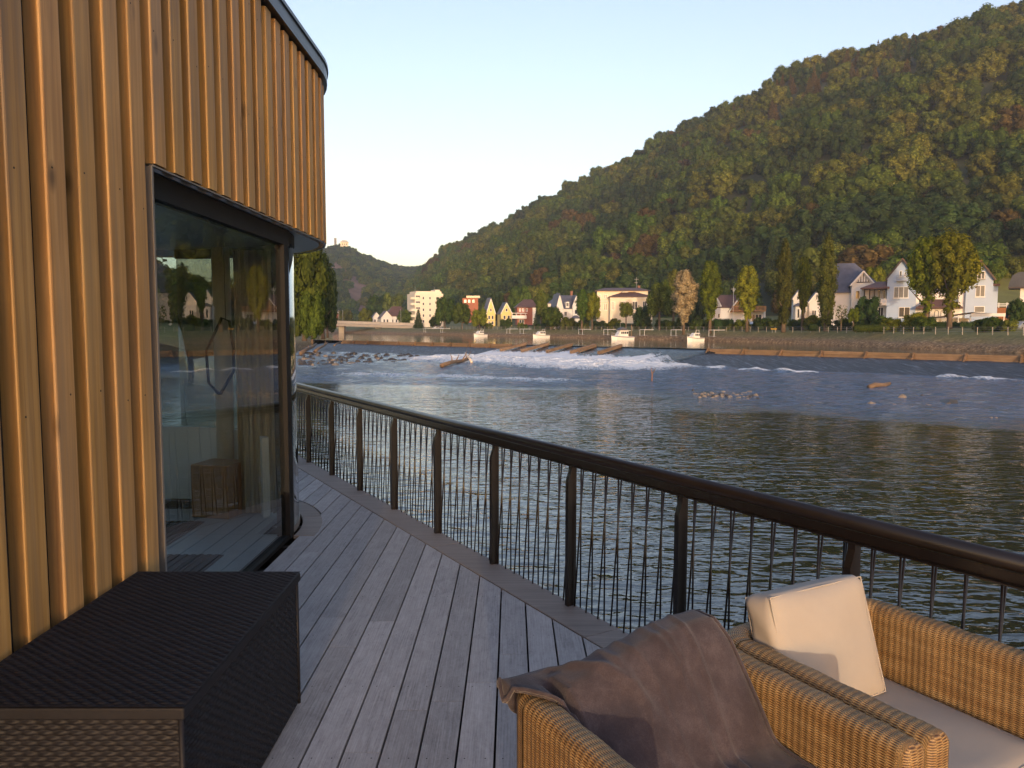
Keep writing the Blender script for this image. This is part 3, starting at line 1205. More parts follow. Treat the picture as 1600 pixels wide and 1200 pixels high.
T('garden_tree', 'yellow-green tree behind the half-timbered gable roof', 1368, 417, 470, 18, 185, 'round', f_yellow, 0.05, 0)
T('garden_tree', 'left light green bush tree at the top of the meadow', 1548, 408, 448, 22, 186, 'round', f_mid, 0.05, 1)
T('garden_tree', 'right light green bush tree at the top of the meadow', 1584, 398, 446, 24, 190, 'round', f_olive, 0.05, 3)
T('leafy_tree', 'broad dark tree behind the red-brown house', 812, 448, 500, 20, 320, 'round', f_mid, 0.05, 2)

# trees on the near bank beside the cabin
for (u, yt, yb, hw, d, k_, m_, lab) in [
        (476, 372, 528, 40, 96, 1, f_mid, 'tall bank tree half hidden by the round cabin corner'),
        (505, 398, 526, 26, 112, 2, f_dark, 'dark green bank tree leaning out over the rocks'),
        (512, 452, 524, 18, 126, 3, f_blue, 'grey-green bush tree nearest the bridge on the near bank'),
        (488, 455, 532, 22, 90, 0, f_mid, 'low leafy bank tree just above the rocks')]:
    T('bank_tree', lab, u, yt, yb, hw, d, 'round', m_, 0.04, k_)

# hedges and shrubs along the far bank
def hedge(label, u0, u1, ytop, ybase, d, mat=None):
    a = at(u0, ybase, d)
    b = at(u1, ybase, d)
    mid = (a + b) / 2
    shrub('clipped_hedge', label, 'hedge', mid, (b - a).length, (ybase - ytop) * d / F, mat or f_hedge, 'hedge', 1.6, math.atan2(b.y - a.y, b.x - a.x), 0)


hedge('clipped green hedge under the dark glossy garden tree', 1334, 1384, 504, 518, 118)
hedge('dark clipped hedge behind the trunks of the two broad trees', 1440, 1498, 499, 517, 127, f_dark)
hedge('long clipped hedge under the white awning', 1499, 1562, 499, 516, 124, f_dark)
hedge('clipped hedge between the awning and the silver car', 1520, 1586, 502, 517, 116)
hedge('dark hedge piece at the foot of the tall columnar poplar', 1264, 1276, 503, 516, 134, f_dark)
hedge('low hedge before the white chalet', 1116, 1146, 495, 513, 165, f_dark)
SG = 'shrubs along the far river bank'
rs = random.Random(5)
for (u0, u1, n_, yb, off) in [(690, 1110, 34, 0, 11), (1110, 1330, 15, 0, 11), (1385, 1440, 4, 0, 12)]:
    for i in range(n_):
        u = u0 + (u1 - u0) * (i + rs.random() * 0.7) / n_
        p, nn = bank_at(u, off + rs.random() * 4)
        w = 1.8 + 1.6 * rs.random()
        shrub('bank_shrub', 'rounded shrub in the planting along the far river bank', 'shrub', (p.x, p.y, 0.9), w * 1.3, w * (0.75 + 0.3 * rs.random()),
              rs.choice([f_mid, f_olive, f_hedge, f_yellow, f_dark]), 'round', None, rs.random() * 6, rs.randint(0, 3), SG)

# ------------------------------------------------------------------ houses across the river
def paint(name, c, v=0.06):
    return plain(name, c, 0.75, v, 0.5, 0.05)


p_white = paint('white_render', (0.74, 0.72, 0.69))
p_blue = paint('pale_blue_render', (0.40, 0.50, 0.66))
p_cream = paint('cream_render', (0.78, 0.67, 0.50))
p_apart = paint('apartment_render', (0.74, 0.68, 0.56))
p_yellow = paint('yellow_render', (0.76, 0.60, 0.22))
p_red = paint('redbrown_render', (0.30, 0.10, 0.065))
p_stone = plain('basement_stone', (0.22, 0.20, 0.185), 0.85, 0.25, 1.5, 0.4)
p_timber = wood_mat('brown_timber', [(0.10, 0.05, 0.022), (0.17, 0.085, 0.038), (0.24, 0.13, 0.06)], 'x', 4, 0.7, False, 0.1, 0.2, 0.5)
p_balc = wood_mat('orange_timber', [(0.28, 0.13, 0.045), (0.38, 0.19, 0.07), (0.46, 0.25, 0.1)], 'x', 4, 0.7, False, 0.1, 0.2, 0.5)


def roof_mat(name, c):
    M = Mat(name)
    co = M.coord('Object', (1, 1, 1))
    w = M.new('ShaderNodeTexWave', wave_type='BANDS', bands_direction='Z')
    w.inputs['Scale'].default_value = 1.3
    w.inputs['Distortion'].default_value = 0.6
    M.lk(co, w.inputs['Vector'])
    n = M.noise(co, 0.7, 5, 0.6)
    col = M.ramp(n, [(0.3, tuple(x * 0.75 for x in c)), (0.7, tuple(x * 1.25 for x in c))])
    return M.fin(col, 0.6, M.bump(w.outputs['Fac'], 0.3, 0.04))


r_slate = roof_mat('slate_roof', (0.085, 0.09, 0.125))
r_brown = roof_mat('brown_tile_roof', (0.105, 0.055, 0.042))
r_red = roof_mat('red_tile_roof', (0.15, 0.062, 0.042))
r_dark = roof_mat('dark_mansard', (0.05, 0.055, 0.068))
m_frame = plain('window_frame', (0.78, 0.76, 0.72), 0.5, 0.04, 2)
m_pane = plain('window_pane', (0.03, 0.035, 0.045), 0.12, 0.2, 0.6)
m_pane_l = plain('curtained_pane', (0.17, 0.17, 0.16), 0.25, 0.12, 0.8)
m_dk = plain('dark_joinery', (0.05, 0.035, 0.03), 0.6, 0.2, 2)
m_grey = plain('grey_metal', (0.28, 0.28, 0.28), 0.45, 0.1, 2)
m_brick = plain('chimney_brick', (0.25, 0.12, 0.08), 0.85, 0.2, 3)


class House:
    def __init__(self, name, label, u0, yb, d, yaw=0.0, cat='house', wall=None, roof=None):
        self.u0, self.yb, self.s = u0, yb, d / F
        b = at(u0, yb, d)
        self.root = empty(name, b, -math.atan((u0 - 800) / F) + yaw)
        tag(self.root, label, cat)
        self.wall, self.roof = wall, roof

    def X(self, px):
        return (px - self.u0) * self.s

    def Z(self, py):
        return (self.yb - py) * self.s

    def block(self, x0, x1, yt, yb, f=0.0, b=8.0, mat=None, name='wall'):
        """box between photograph columns x0..x1 and rows yt..yb, front at depth f, back at b (metres)"""
        m = MB().box(self.X(x0), self.X(x1), f, b, self.Z(yb), self.Z(yt))
        return m.build(name, mat or self.wall, self.root)

    def gable(self, x0, x1, ye, ya, yb, f=0.0, b=8.0, mat=None, rmat=None, over=0.45, th=0.22, xa=None, clip=None):
        """gabled block, gable to the front, with its two roof slopes"""
        xm = (x0 + x1) / 2 if xa is None else xa
        X, Z = self.X, self.Z
        MB().prism([(X(x0), Z(yb)), (X(x1), Z(yb)), (X(x1), Z(ye)), (X(xm), Z(ya)), (X(x0), Z(ye))], 'y', f, b).build('wall', mat or self.wall, self.root)
        for sx, xe in ((-1, x0), (1, x1)):
            ax, az = X(xm), Z(ya) + 0.03
            ex, ez = X(xe), Z(ye) + 0.03
            dx, dz = ex - ax, ez - az
            L = math.hypot(dx, dz)
            ex += dx / L * over
            ez += dz / L * over
            nx, nz = -dz / L * (1 if dx < 0 else -1), abs(dx) / L
            nx = abs(nx) * (-1 if sx < 0 else 1)
            MB().prism([(ax, az), (ex, ez), (ex + nx * th, ez + nz * th), (ax, az + th / max(0.2, nz))], 'y', f - over, b + over).build('roof', rmat or self.roof, self.root)
            MB().bar((ax, f - over - 0.04, az + 0.06), (ex, f - over - 0.04, ez + 0.06), 0.07, 0.26, up=(0, 0, 1)).build('verge_board', m_frame if (rmat or self.roof) is not r_red else m_dk, self.root)

    def hip(self, x0, x1, ye, yr, f, b, ra, rb, over=0.5, mat=None, name='roof'):
        """hipped roof over x0..x1, f..b with its ridge from column ra to rb"""
        X, Z = self.X, self.Z
        a0, a1 = X(x0) - over, X(x1) + over
        f0, b0 = f - over, b + over
        ze, zr = Z(ye), Z(yr)
        m = (f + b) / 2
        mb = MB()
        mb.add([(a0, f0, ze), (a1, f0, ze), (a1, b0, ze), (a0, b0, ze), (X(ra), m, zr), (X(rb), m, zr),
                (a0, f0, ze - 0.2), (a1, f0, ze - 0.2), (a1, b0, ze - 0.2), (a0, b0, ze - 0.2)],
               [(0, 1, 5, 4), (1, 2, 5), (2, 3, 4, 5), (3, 0, 4), (0, 6, 7, 1), (1, 7, 8, 2), (2, 8, 9, 3), (3, 9, 6, 0), (9, 8, 7, 6)])
        return mb.build(name, mat or self.roof, self.root)

    def win(self, xa, xb, yt, yb, f=0.0, bars=1, pane=None, sill=True, frame=None, name='window', side=None):
        """window with frame, glazing bars and pane on a front face at depth f"""
        x0, x1, z0, z1 = self.X(xa), self.X(xb), self.Z(yb), self.Z(yt)
        t = 0.10
        mb = MB()
        y0, y1 = f - 0.07, f + 0.02
        mb.box(x0, x1, y0, y1, z1 - t, z1).box(x0, x1, y0, y1, z0, z0 + t)
        mb.box(x0, x0 + t, y0, y1, z0 + t, z1 - t).box(x1 - t, x1, y0, y1, z0 + t, z1 - t)
        for i in range(bars):
            xc = x0 + (x1 - x0) * (i + 1) / (bars + 1)
            mb.box(xc - 0.05, xc + 0.05, y0 + 0.004, y1, z0 + t, z1 - t)
        if sill:
            mb.box(x0 - 0.08, x1 + 0.08, f - 0.16, f + 0.02, z0 - 0.09, z0)
        w = mb.build(name, frame or m_frame, self.root)
        MB().box(x0 + t, x1 - t, f - 0.022, f + 0.015, z0 + t, z1 - t).build('pane', pane or m_pane, w)
        return w

    def swin(self, side_x, ya, yb_, yt, yb, sgn, bars=0, pane=None):
        """window on a side wall at column side_x, from depth ya to yb_"""
        x = self.X(side_x)
        z0, z1 = self.Z(yb), self.Z(yt)
        t = 0.1
        a, b = (x - 0.07, x + 0.02) if sgn < 0 else (x - 0.02, x + 0.07)
        mb = MB().box(a, b, ya, yb_, z1 - t, z1).box(a, b, ya, yb_, z0, z0 + t).box(a, b, ya, ya + t, z0 + t, z1 - t).box(a, b, yb_ - t, yb_, z0 + t, z1 - t)
        w = mb.build('window', m_frame, self.root)
        a, b = (x - 0.022, x + 0.015) if sgn < 0 else (x - 0.015, x + 0.022)
        MB().box(a, b, ya + t, yb_ - t, z0 + t, z1 - t).build('pane', pane or m_pane, w)

    def part(self, name, mb, mat):
        return mb.build(name, mat, self.root)

    def chimney(self, x, yt, yb, dep=4.0, w=0.7):
        MB().box(self.X(x) - w / 2, self.X(x) + w / 2, dep - w / 2, dep + w / 2, self.Z(yb), self.Z(yt)).box(
            self.X(x) - w * 0.62, self.X(x) + w * 0.62, dep - w * 0.62, dep + w * 0.62, self.Z(yt), self.Z(yt) + 0.18).build('chimney', m_brick, self.root)


# white house with the slate roof
h = House('slate_roofed_house', 'white house with big slate-blue hipped roof and half-timbered dormer gable', 1310, 506, 150, 0.10, 'house', p_white, r_slate)
X, Z = h.X, h.Z
h.block(1298, 1374, 455.5, 512, 2.4, 12)
h.hip(1296, 1377, 456, 408.5, 2.4, 12, 1308, 1337, 0.5)
h.gable(1328, 1359, 445, 426, 512, 0.6, 6, None, None, 0.5)
h.win(1333.5, 1340, 454.5, 468, 0.6, 0)
h.win(1344.5, 1351, 454.5, 468, 0.6, 0)
h.win(1334, 1341, 482, 496, 0.6, 0)
h.win(1345, 1352, 482, 496, 0.6, 0)
mb = MB()
for i in range(5):
    x_ = 1336.8 + i * 3.6
    yy = 426 + abs(x_ - 1343.7) * 1.22 + 3.5
    mb.box(X(x_) - 0.06, X(x_) + 0.06, 0.53, 0.62, Z(441.5), Z(yy))
mb.box(X(1334.5), X(1353.5), 0.50, 0.62, Z(442.6), Z(441.4))
h.part('half_timbering', mb, m_dk)
h.block(1246, 1300, 470, 512, 3.2, 11)
h.gable(1244, 1262, 466, 452, 512, 2.0, 9, None, None, 0.35)
h.block(1247, 1262, 477, 507, 0.9, 2.0, None, 'bay')
h.hip(1246, 1263, 477, 473, 0.9, 2.0, 1250, 1259, 0.25, None, 'bay_roof')
h.win(1249.5, 1253.5, 482, 497, 0.9, 0)
h.win(1255.5, 1259.5, 482, 497, 0.9, 0)
h.gable(1268, 1288, 472, 458, 512, 2.4, 9, None, None, 0.35)
h.win(1272, 1279, 484, 497, 2.4, 1)
h.part('downpipe', MB().tube([(X(1303.5), 2.3, Z(458)), (X(1303.5), 2.3, Z(510))], 0.07, 6), m_grey)

# pale blue house with two gables
h = House('blue_gabled_house', 'pale blue house with two tall gables and red-brown roofs', 1450, 505, 140, 0.0, 'house', p_blue, r_red)
X, Z = h.X, h.Z
h.gable(1391, 1432, 434, 406, 504, 0.0, 10)
h.block(1391.5, 1442, 504, 516, 0.08, 9, p_stone, 'basement')
h.gable(1499, 1534, 438, 413, 504, 0.4, 10)
h.block(1534, 1541, 449, 504, 1.4, 9)
h.block(1533.5, 1543, 446, 449, 1.0, 9.4, r_red, 'side_roof')
h.block(1432, 1499, 440, 504, 2.6, 9.6, p_white, 'middle_wall')
h.hip(1412, 1524, 441, 409, 2.8, 10.4, 1414, 1522, 0.4)
h.block(1432.02, 1442, 441, 504, 0.9, 2.6, p_white, 'bay')
h.block(1490, 1498.98, 441, 504, 1.0, 2.6, p_white, 'bay')
for (a, b, t, bt, f, nb, pn) in [(1400.5, 1421.5, 447.5, 465.5, 0.0, 2, m_pane_l), (1408.5, 1424.5, 479.5, 495.5, 0.0, 1, None),
                                 (1407.5, 1411.5, 422.5, 432, 0.0, 0, None), (1414, 1417.5, 425, 432, 0.0, 0, m_pane_l),
                                 (1511.5, 1524, 448, 465.5, 0.4, 1, m_pane_l), (1511, 1524.5, 479.5, 489, 0.4, 0, m_pane_l),
                                 (1509, 1523, 427, 438.5, 0.4, 2, None), (1463, 1471, 448, 464, 2.6, 1, m_pane_l), (1448, 1456, 480, 494, 2.6, 1, None)]:
    h.win(a, b, t, bt, f, nb, pn)
for (a, b, t, bt, f) in [(1404, 1418.5, 430, 439.5, 0.0), (1506, 1523.5, 430, 439.5, 0.4)]:
    mb = MB().box(X(a), X(b), f - 0.75, f, Z(bt), Z(bt) + 0.14).box(X(a), X(b), f - 0.75, f - 0.69, Z(t), Z(t) + 0.06)
    for i in range(9):
        x_ = X(a) + (X(b) - X(a) - 0.05) * i / 8
        mb.box(x_, x_ + 0.05, f - 0.745, f - 0.695, Z(bt) + 0.14, Z(t))
    h.part('balcony', mb, m_grey)
# balcony wing at the left
h.block(1356, 1391, 466, 476.5, -0.2, 4, p_white, 'balcony_parapet')
h.block(1357, 1390.8, 446, 466, 3.2, 9, p_white, 'wing_wall')
h.block(1357, 1390.8, 476.5, 504, 2.2, 9, p_white, 'wing_wall')
h.block(1357, 1391, 498, 504, -0.15, 2.2, p_white, 'terrace_wall')
h.hip(1355, 1392, 448.5, 437, -0.4, 8, 1376, 1390, 0.3)
for x_ in (1358.5, 1366, 1373):
    h.part('balcony_post', MB().box(X(x_) - 0.1, X(x_) + 0.1, -0.1, 0.1, Z(466), Z(449)), m_dk)
h.win(1376.5, 1381, 451, 465, 3.2, 0)
h.win(1384, 1388, 451, 465, 3.2, 0)
h.win(1378, 1386, 479, 496, 2.2, 1)
h.win(1404, 1408, 507.5, 513, 0.08, 0, None, False, p_stone)
h.win(1413, 1417, 507.5, 513, 0.08, 0, None, False, p_stone)
# porch roof between the gables
h.hip(1434, 1494, 481, 468, -1.6, 2.4, 1448, 1480, 0.2, r_brown, 'porch_roof')
h.block(1452, 1492, 481, 504, -0.6, 2.4, p_white, 'porch')
mb = MB()
for i in range(3):
    c = X(1461 + i * 8.5)
    for q in range(8):
        a0, a1 = PI * q / 8, PI * (q + 1) / 8
        mb.bar((c + 0.3 * math.cos(a0), -0.64, Z(488) + 0.3 * math.sin(a0)), (c + 0.3 * math.cos(a1), -0.64, Z(488) + 0.3 * math.sin(a1)), 0.08, 0.08)
    mb.box(c - 0.34, c - 0.26, -0.68, -0.60, Z(497), Z(488)).box(c + 0.26, c + 0.34, -0.68, -0.60, Z(497), Z(488))
h.part('arch_window', mb, m_dk)
mb = MB()
for i in range(6):
    mb.box(X(1424 + i * 2.6), X(1440), -1.7, 0.06, Z(516) + 0.0 + i * 0.21, Z(516) + 0.205 + i * 0.21)
h.part('entrance_stairs', mb, p_stone)

# carport roof and awning
h = House('garden_awning', 'low dark shed roof with a long white awning box beside the blue house', 1505, 512, 128, 0.0, 'awning')
X, Z = h.X, h.Z
h.part('roof', MB().prism([(X(1456), Z(496.5)), (X(1515), Z(488)), (X(1560), Z(491)), (X(1560), Z(492.5)), (X(1515), Z(490)), (X(1456), Z(498.5))], 'y', 0, 5), m_dk)
h.part('awning_box', MB().box(X(1515), X(1561), -0.35, -0.05, Z(495), Z(490)), m_frame)
for x_ in (1458, 1498, 1514, 1558):
    h.part('post', MB().box(X(x_) - 0.08, X(x_) + 0.08, 0.1, 0.26, Z(514), Z(491.5 if x_ > 1490 else 498)), m_frame)
h.part('back_wall', MB().box(X(1458), X(1512), 4.2, 4.5, Z(514), Z(497)), p_white)

# house with the mansard at the right edge
h = House('mansard_house', 'white house with dark curved mansard roof at the right edge', 1600, 508, 132, 0.0, 'house', p_white, r_dark)
X, Z = h.X, h.Z
h.block(1593, 1650, 450, 508, 0, 9)
h.part('roof', MB().prism([(X(1577), Z(449.5)), (X(1578), Z(442)), (X(1582), Z(431)), (X(1590), Z(426)), (X(1652), Z(424)), (X(1654), Z(449.5))], 'y', -0.8, 10), r_dark)
h.win(1606, 1618, 462, 478, 0, 1)
h.win(1606, 1618, 486, 500, 0, 1)
h.part('eaves', MB().box(X(1577), X(1654), -0.9, -0.82, Z(451), Z(448.6)), m_dk)

# terrace wall and white fence above the meadow
h = House('terrace_wall', 'rust-coloured terrace wall below the meadow beside the blue house', 1565, 508, 158, 0.0, 'wall', plain('rust_wall', (0.30, 0.12, 0.04), 0.85, 0.2, 1.0))
h.block(1535, 1597, 481, 508, 0, 0.5)
h = House('white_fence', 'white rail fence on the rust-coloured terrace wall', 1565, 481, 158.1, 0.0, 'fence')
X, Z = h.X, h.Z
for i in range(6):
    x_ = 1540 + i * 10.6
    h.part('post', MB().box(X(x_) - 0.09, X(x_) + 0.09, 0.0, 0.18, Z(481.5), Z(473)), m_frame)
for y_ in (475, 478):
    h.part('rail', MB().box(X(1538), X(1595), -0.06, 0.0, Z(y_) - 0.09, Z(y_) + 0.09), m_frame)
mw = MB()
pts = [(1530, 482, 160), (1600, 482, 160), (1600, 455, 178), (1530, 455, 178), (1600, 430, 192), (1530, 430, 192)]
mw.add([at(*p) for p in pts], [(0, 1, 2, 3), (3, 2, 4, 5)])
mead_m = plain('meadow_grass', (0.13, 0.13, 0.022), 0.9, 0.3, 0.25)
struct(mw.build('meadow', mead_m), 'steep sunlit meadow between the blue house and the wood')

# closed parasol
b = at(1573, 504, 121)
r = empty('closed_parasol', b)
tag(r, 'closed dark blue parasol in the garden at the right edge', 'parasol')
MB().tube([(0, 0, -0.3), (0, 0, 2.6)], 0.04, 8).build('pole', m_grey, r)
MB().tube([(0, 0, 0.7), (0, 0, 1.0), (0, 0, 1.6), (0, 0, 2.3), (0, 0, 2.75)], [0.17, 0.22, 0.2, 0.13, 0.03], 9).build('canopy', plain('navy_cloth', (0.03, 0.045, 0.10), 0.8, 0.2, 3), r, True)


# cars: body with cabin, windows, wheels
m_tyre = plain('tyre', (0.015, 0.015, 0.015), 0.8, 0.2, 5)
m_carglass = plain('car_glass', (0.02, 0.025, 0.03), 0.08, 0.1, 3)


def car(label, u, yb, d, yaw, mat):
    r = empty('parked_car', at(u, yb, d), yaw)
    tag(r, label, 'car')
    pr = [(-2.1, 0.32), (2.1, 0.32), (2.15, 0.62), (1.95, 0.82), (1.05, 0.95), (0.55, 1.38), (-0.9, 1.45), (-1.7, 1.0), (-2.1, 0.9), (-2.18, 0.6)]
    MB().prism(pr, 'y', -0.84, 0.84).build('body', mat, r, False, 0.08, 2)
    MB().prism([(0.92, 0.98), (0.5, 1.32), (-0.1, 1.35), (-0.1, 0.98)], 'y', -0.85, 0.85).build('window', m_carglass, r)
    MB().prism([(-0.18, 0.98), (-0.18, 1.35), (-0.85, 1.36), (-1.35, 1.0)], 'y', -0.85, 0.85).build('window', m_carglass, r)
    for x in (-1.3, 1.3):
        for y in (-0.8, 0.8):
            w = MB().tube([(x, y - 0.1, 0.3), (x, y + 0.1, 0.3)], 0.31, 14).build('wheel', m_tyre, r)
            MB().tube([(x, y - 0.11, 0.3), (x, y + 0.11, 0.3)], 0.18, 10).build('rim', m_grey, w)
    for y in (-0.6, 0.6):
        MB().box(2.06, 2.16, y - 0.18, y + 0.18, 0.62, 0.74).build('headlight', m_frame, r)


car('silver car parked beyond the hedge at the right edge', 1594, 517, 116, 0.6, plain('silver_paint', (0.45, 0.46, 0.48), 0.3, 0.05, 2, 0, 0.6))
car('pale car under the chalet porch', 1181, 514, 164, 0.4, plain('white_paint', (0.6, 0.6, 0.62), 0.3, 0.05, 2))
car('white car parked before the cream apartment block', 685, 516, 285, 0.3, plain('white_paint_b', (0.7, 0.7, 0.7), 0.3, 0.05, 2))
car('white car parked under the spreading green tree', 874, 515, 222, 0.2, plain('white_paint_c', (0.7, 0.7, 0.7), 0.3, 0.05, 2))

# chalet
h = House('white_chalet', 'white chalet with brown roof, timber gable and long wooden balcony', 1150, 506, 180, 0.12, 'house', p_white, r_brown)
X, Z = h.X, h.Z
h.block(1113, 1160, 480, 508, 0.0, 8)
h.hip(1112, 1160, 480, 460, 0, 8, 1118, 1155, 0.4)
h.gable(1114, 1126, 478, 466, 508, -0.3, 4, None, None, 0.3)
h.gable(1140, 1178, 486, 459, 488, -0.2, 8, p_timber)
h.block(1140, 1192, 486, 508, 0.6, 8)
h.block(1142, 1193, 485, 487, -1.4, 1.0, p_balc, 'balcony_floor')
mb = MB()
for i in range(26):
    a = X(1142) + (X(1193) - X(1142) - 0.2) * i / 25
    mb.box(a, a + 0.2, -1.40, -1.34, Z(485), Z(479.5))
mb.box(X(1142) - 0.05, X(1193) + 0.05, -1.46, -1.30, Z(479.5), Z(478.7))
h.part('balcony_rail', mb, p_balc)
h.win(1147, 1153, 471, 479, -0.2, 0, m_pane, False, p_balc)
h.win(1150, 1161, 492, 503, 0.6, 1, m_pane, False, m_dk)
h.win(1174, 1189, 491, 503, 0.6, 2, m_pane)
h.win(1115.5, 1118.5, 474, 481, -0.3, 0, None, False)
h.win(1115.5, 1118, 490, 497, -0.3, 0)
h.win(1122, 1125.5, 490, 497, -0.3, 0)
for x_ in (1171, 1191.5):
    h.part('porch_post', MB().box(X(x_) - 0.12, X(x_) + 0.12, -1.3, -1.06, Z(508), Z(487)), m_frame)
r = empty('flagpole', at(1145, 512, 172))
tag(r, 'thin white flagpole before the chalet', 'flagpole')
MB().tube([(0, 0, -0.3), (0, 0, 9.2)], [0.06, 0.03], 6).build('pole', m_frame, r)
MB().box(-0.6, 0.6, -0.03, 0.03, 8.6, 8.68).box(-0.3, 0.3, -0.03, 0.03, 8.2, 8.27).build('crossbar', m_frame, r)

# cream villa
h = House('cream_villa', 'large cream villa with flat brown hipped roofs and a front wing', 975, 496, 222, 0.05, 'villa', p_cream, r_brown)
X, Z = h.X, h.Z
h.block(933, 1012, 454, 505, 1.2, 12)
h.hip(933, 1012, 454, 448.5, 1.2, 12, 945, 1000, 0.6)
h.block(953, 1018, 464, 505, -1.5, 1.2)
h.hip(953, 1018, 464, 456, -1.5, 4, 974, 990, 0.5)
h.block(932.5, 1012.5, 470, 471, 1.1, 1.2, p_white, 'cornice')
h.block(952.5, 1018.5, 466, 467.2, -1.62, -1.5, p_white, 'cornice')
for (a, b, t, bt, f) in [(943.5, 949.5, 460, 466, 1.2), (943.5, 949.5, 474, 484.5, 1.2), (936, 939, 474, 484.5, 1.2), (955, 960, 471.5, 484.5, -1.5),
                         (971, 977, 471.5, 484, -1.5), (987, 995, 471.5, 484, -1.5), (1003, 1009, 471.5, 484, -1.5), (936, 939, 460, 466, 1.2)]:
    h.win(a, b, t, bt, f, 1, m_pane_l if a < 980 else m_pane)
h.part('antenna', MB().tube([(X(995.5), 6, Z(449)), (X(995.5), 6, Z(432))], 0.06, 5).box(X(992), X(999), 5.95, 6.05, Z(435.5), Z(435)).box(X(993), X(998), 5.95, 6.05, Z(441), Z(440.5)), m_grey)
h.chimney(1000, 446, 452, 7)
h.block(970, 981, 456.2, 457.4, -0.2, 0.8, m_pane_l, 'skylight')

# white house with the grey roof
h = House('grey_roofed_house', 'white house with steep blue-grey roof left of the cream villa', 886, 505, 248, 0.25, 'house', p_white, r_slate)
X, Z = h.X, h.Z
h.block(872, 906, 481, 506, 0, 9)
h.hip(872, 906, 482, 461, 0, 9, 876, 903, 0.4)
h.gable(868, 878, 482, 463, 506, -0.6, 7, None, None, 0.4)
h.gable(894, 905, 478, 464, 506, -0.7, 5, None, None, 0.3)
h.win(884, 888.5, 473, 479, -0.2, 0, m_pane_l)
h.block(883.5, 889, 472, 482, -0.2, 3, p_white, 'dormer')
h.win(871.5, 875, 486, 492, -0.6, 0)
h.win(871.5, 875, 496, 502, -0.6, 0)
h.win(881, 886, 487, 494, 0, 0, m_pane_l)
h.win(897, 902, 484, 491, -0.7, 0)
h.block(892, 904, 497, 506, -2.0, -0.7, p_white, 'porch')
h.hip(891.5, 904.5, 497, 493, -2.0, -0.7, 896, 900, 0.2)
h.chimney(899, 455, 464, 5)

h = House('turreted_house', 'cream house with small lantern turret behind the grey-roofed house', 867, 500, 285, 0.0, 'house', p_cream, r_slate)
X, Z = h.X, h.Z
h.block(856, 876, 474, 502, 0, 9)
h.hip(856, 876, 474, 467, 0, 9, 863, 869, 0.3)
h.part('turret', MB().box(X(868), X(873), 3, 4.3, Z(471), Z(463)).box(X(867.4), X(873.6), 2.85, 4.45, Z(463), Z(462.4)), p_white)
h.part('turret_cap', MB().tube([(X(870.5), 3.65, Z(462.4)), (X(870.5), 3.65, Z(460)), (X(870.5), 3.65, Z(456))], [0.75, 0.5, 0.05], 8), r_slate)
h.win(859, 863, 479, 485, 0, 0)

# red-brown house
h = House('red_brown_house', 'red-brown house with dark roof and white balcony', 822, 502, 268, 0.1, 'house', p_red, r_brown)
X, Z = h.X, h.Z
h.block(808, 838, 480, 508, 0, 9)
h.hip(808, 838, 480, 467.5, 0, 9, 820, 834, 0.5)
h.block(832, 838.05, 480.5, 508, -0.06, 0.0, p_white, 'corner_panel')
for a in (811, 816, 821.5):
    h.win(a, a + 3, 482, 486.5, 0, 0, m_pane_l)
h.block(799, 822, 493, 498, -2.2, 0, p_white, 'balcony')
h.block(799, 823, 489.2, 490, -2.3, 0.05, p_white, 'balcony_roof')
for a in (799.5, 806, 813, 820):
    h.part('balcony_post', MB().box(X(a) - 0.08, X(a) + 0.08, -2.15, -1.99, Z(493), Z(490)), m_frame)
h.win(811, 819, 499.5, 505, 0, 1)

# twin yellow houses
for (u0, xa, xb, ye, ya, lab, d) in [(792, 783, 800, 490, 474, 'yellow house with grey roof and one steep gable', 280),
                                   (767, 760, 774, 490, 468, 'yellow house with slim tower-like gable left of the other yellow house', 292)]:
    h = House('yellow_house', lab, u0, 509, d, 0.15, 'house', p_yellow, r_slate)
    h.gable(xa, xb, ye, ya, 511, 0, 10, None, None, 0.3)
    w = (xb - xa)
    h.win(xa + w * 0.2, xa + w * 0.42, 493, 499, 0, 0)
    h.win(xa + w * 0.58, xa + w * 0.8, 493, 499, 0, 0)
    h.win(xa + w * 0.4, xa + w * 0.6, 482, 487, 0, 0)
    h.win(xa + w * 0.2, xa + w * 0.42, 502, 507, 0, 0, m_pane_l)
    h.win(xa + w * 0.58, xa + w * 0.8, 502, 507, 0, 0)

# apartment block
h = House('apartment_block', 'tall cream apartment block with rounded balconies at its left corner', 668, 508, 330, 0.30, 'building', p_apart, r_brown)
X, Z = h.X, h.Z
h.block(648, 694, 459, 512, 0, 12)
h.block(651, 692, 455.5, 459, 0.8, 11, None, 'penthouse')
h.block(683, 691, 452.5, 455.5, 2, 8, None, 'lift_tower')
h.part('antenna', MB().tube([(X(653), 4, Z(456)), (X(653), 4, Z(449))], 0.06, 5).tube([(X(684), 4, Z(453)), (X(684), 4, Z(448))], 0.06, 5), m_grey)
for i in range(5):
    y0 = 463.5 + i * 9.0
    mb = MB()
    pts = []
    for q in range(9):
        a = PI * q / 8
        pts.append((X(650) - 2.0 * math.sin(a) - 0.2, 1.6 - 2.0 * math.cos(a) * 1.0 + 0.4))
    pts = [(X(655), -0.55)] + pts + [(X(650), 4.2)]
    mb.prism(pts, 'z', Z(y0 + 5), Z(y0 + 1.4))
    h.part('balcony', mb, p_apart)
    h.win(660, 663, y0 + 0.5, y0 + 5, 0, 0)
    h.win(670.5, 674, y0 + 0.5, y0 + 5, 0, 0, m_pane_l)
    h.win(682, 686, y0 + 0.5, y0 + 5, 0, 0, m_pane_l if i % 2 else m_pane)
    h.win(649.5, 656.5, y0 - 1.5, y0 + 3, 0, 1)

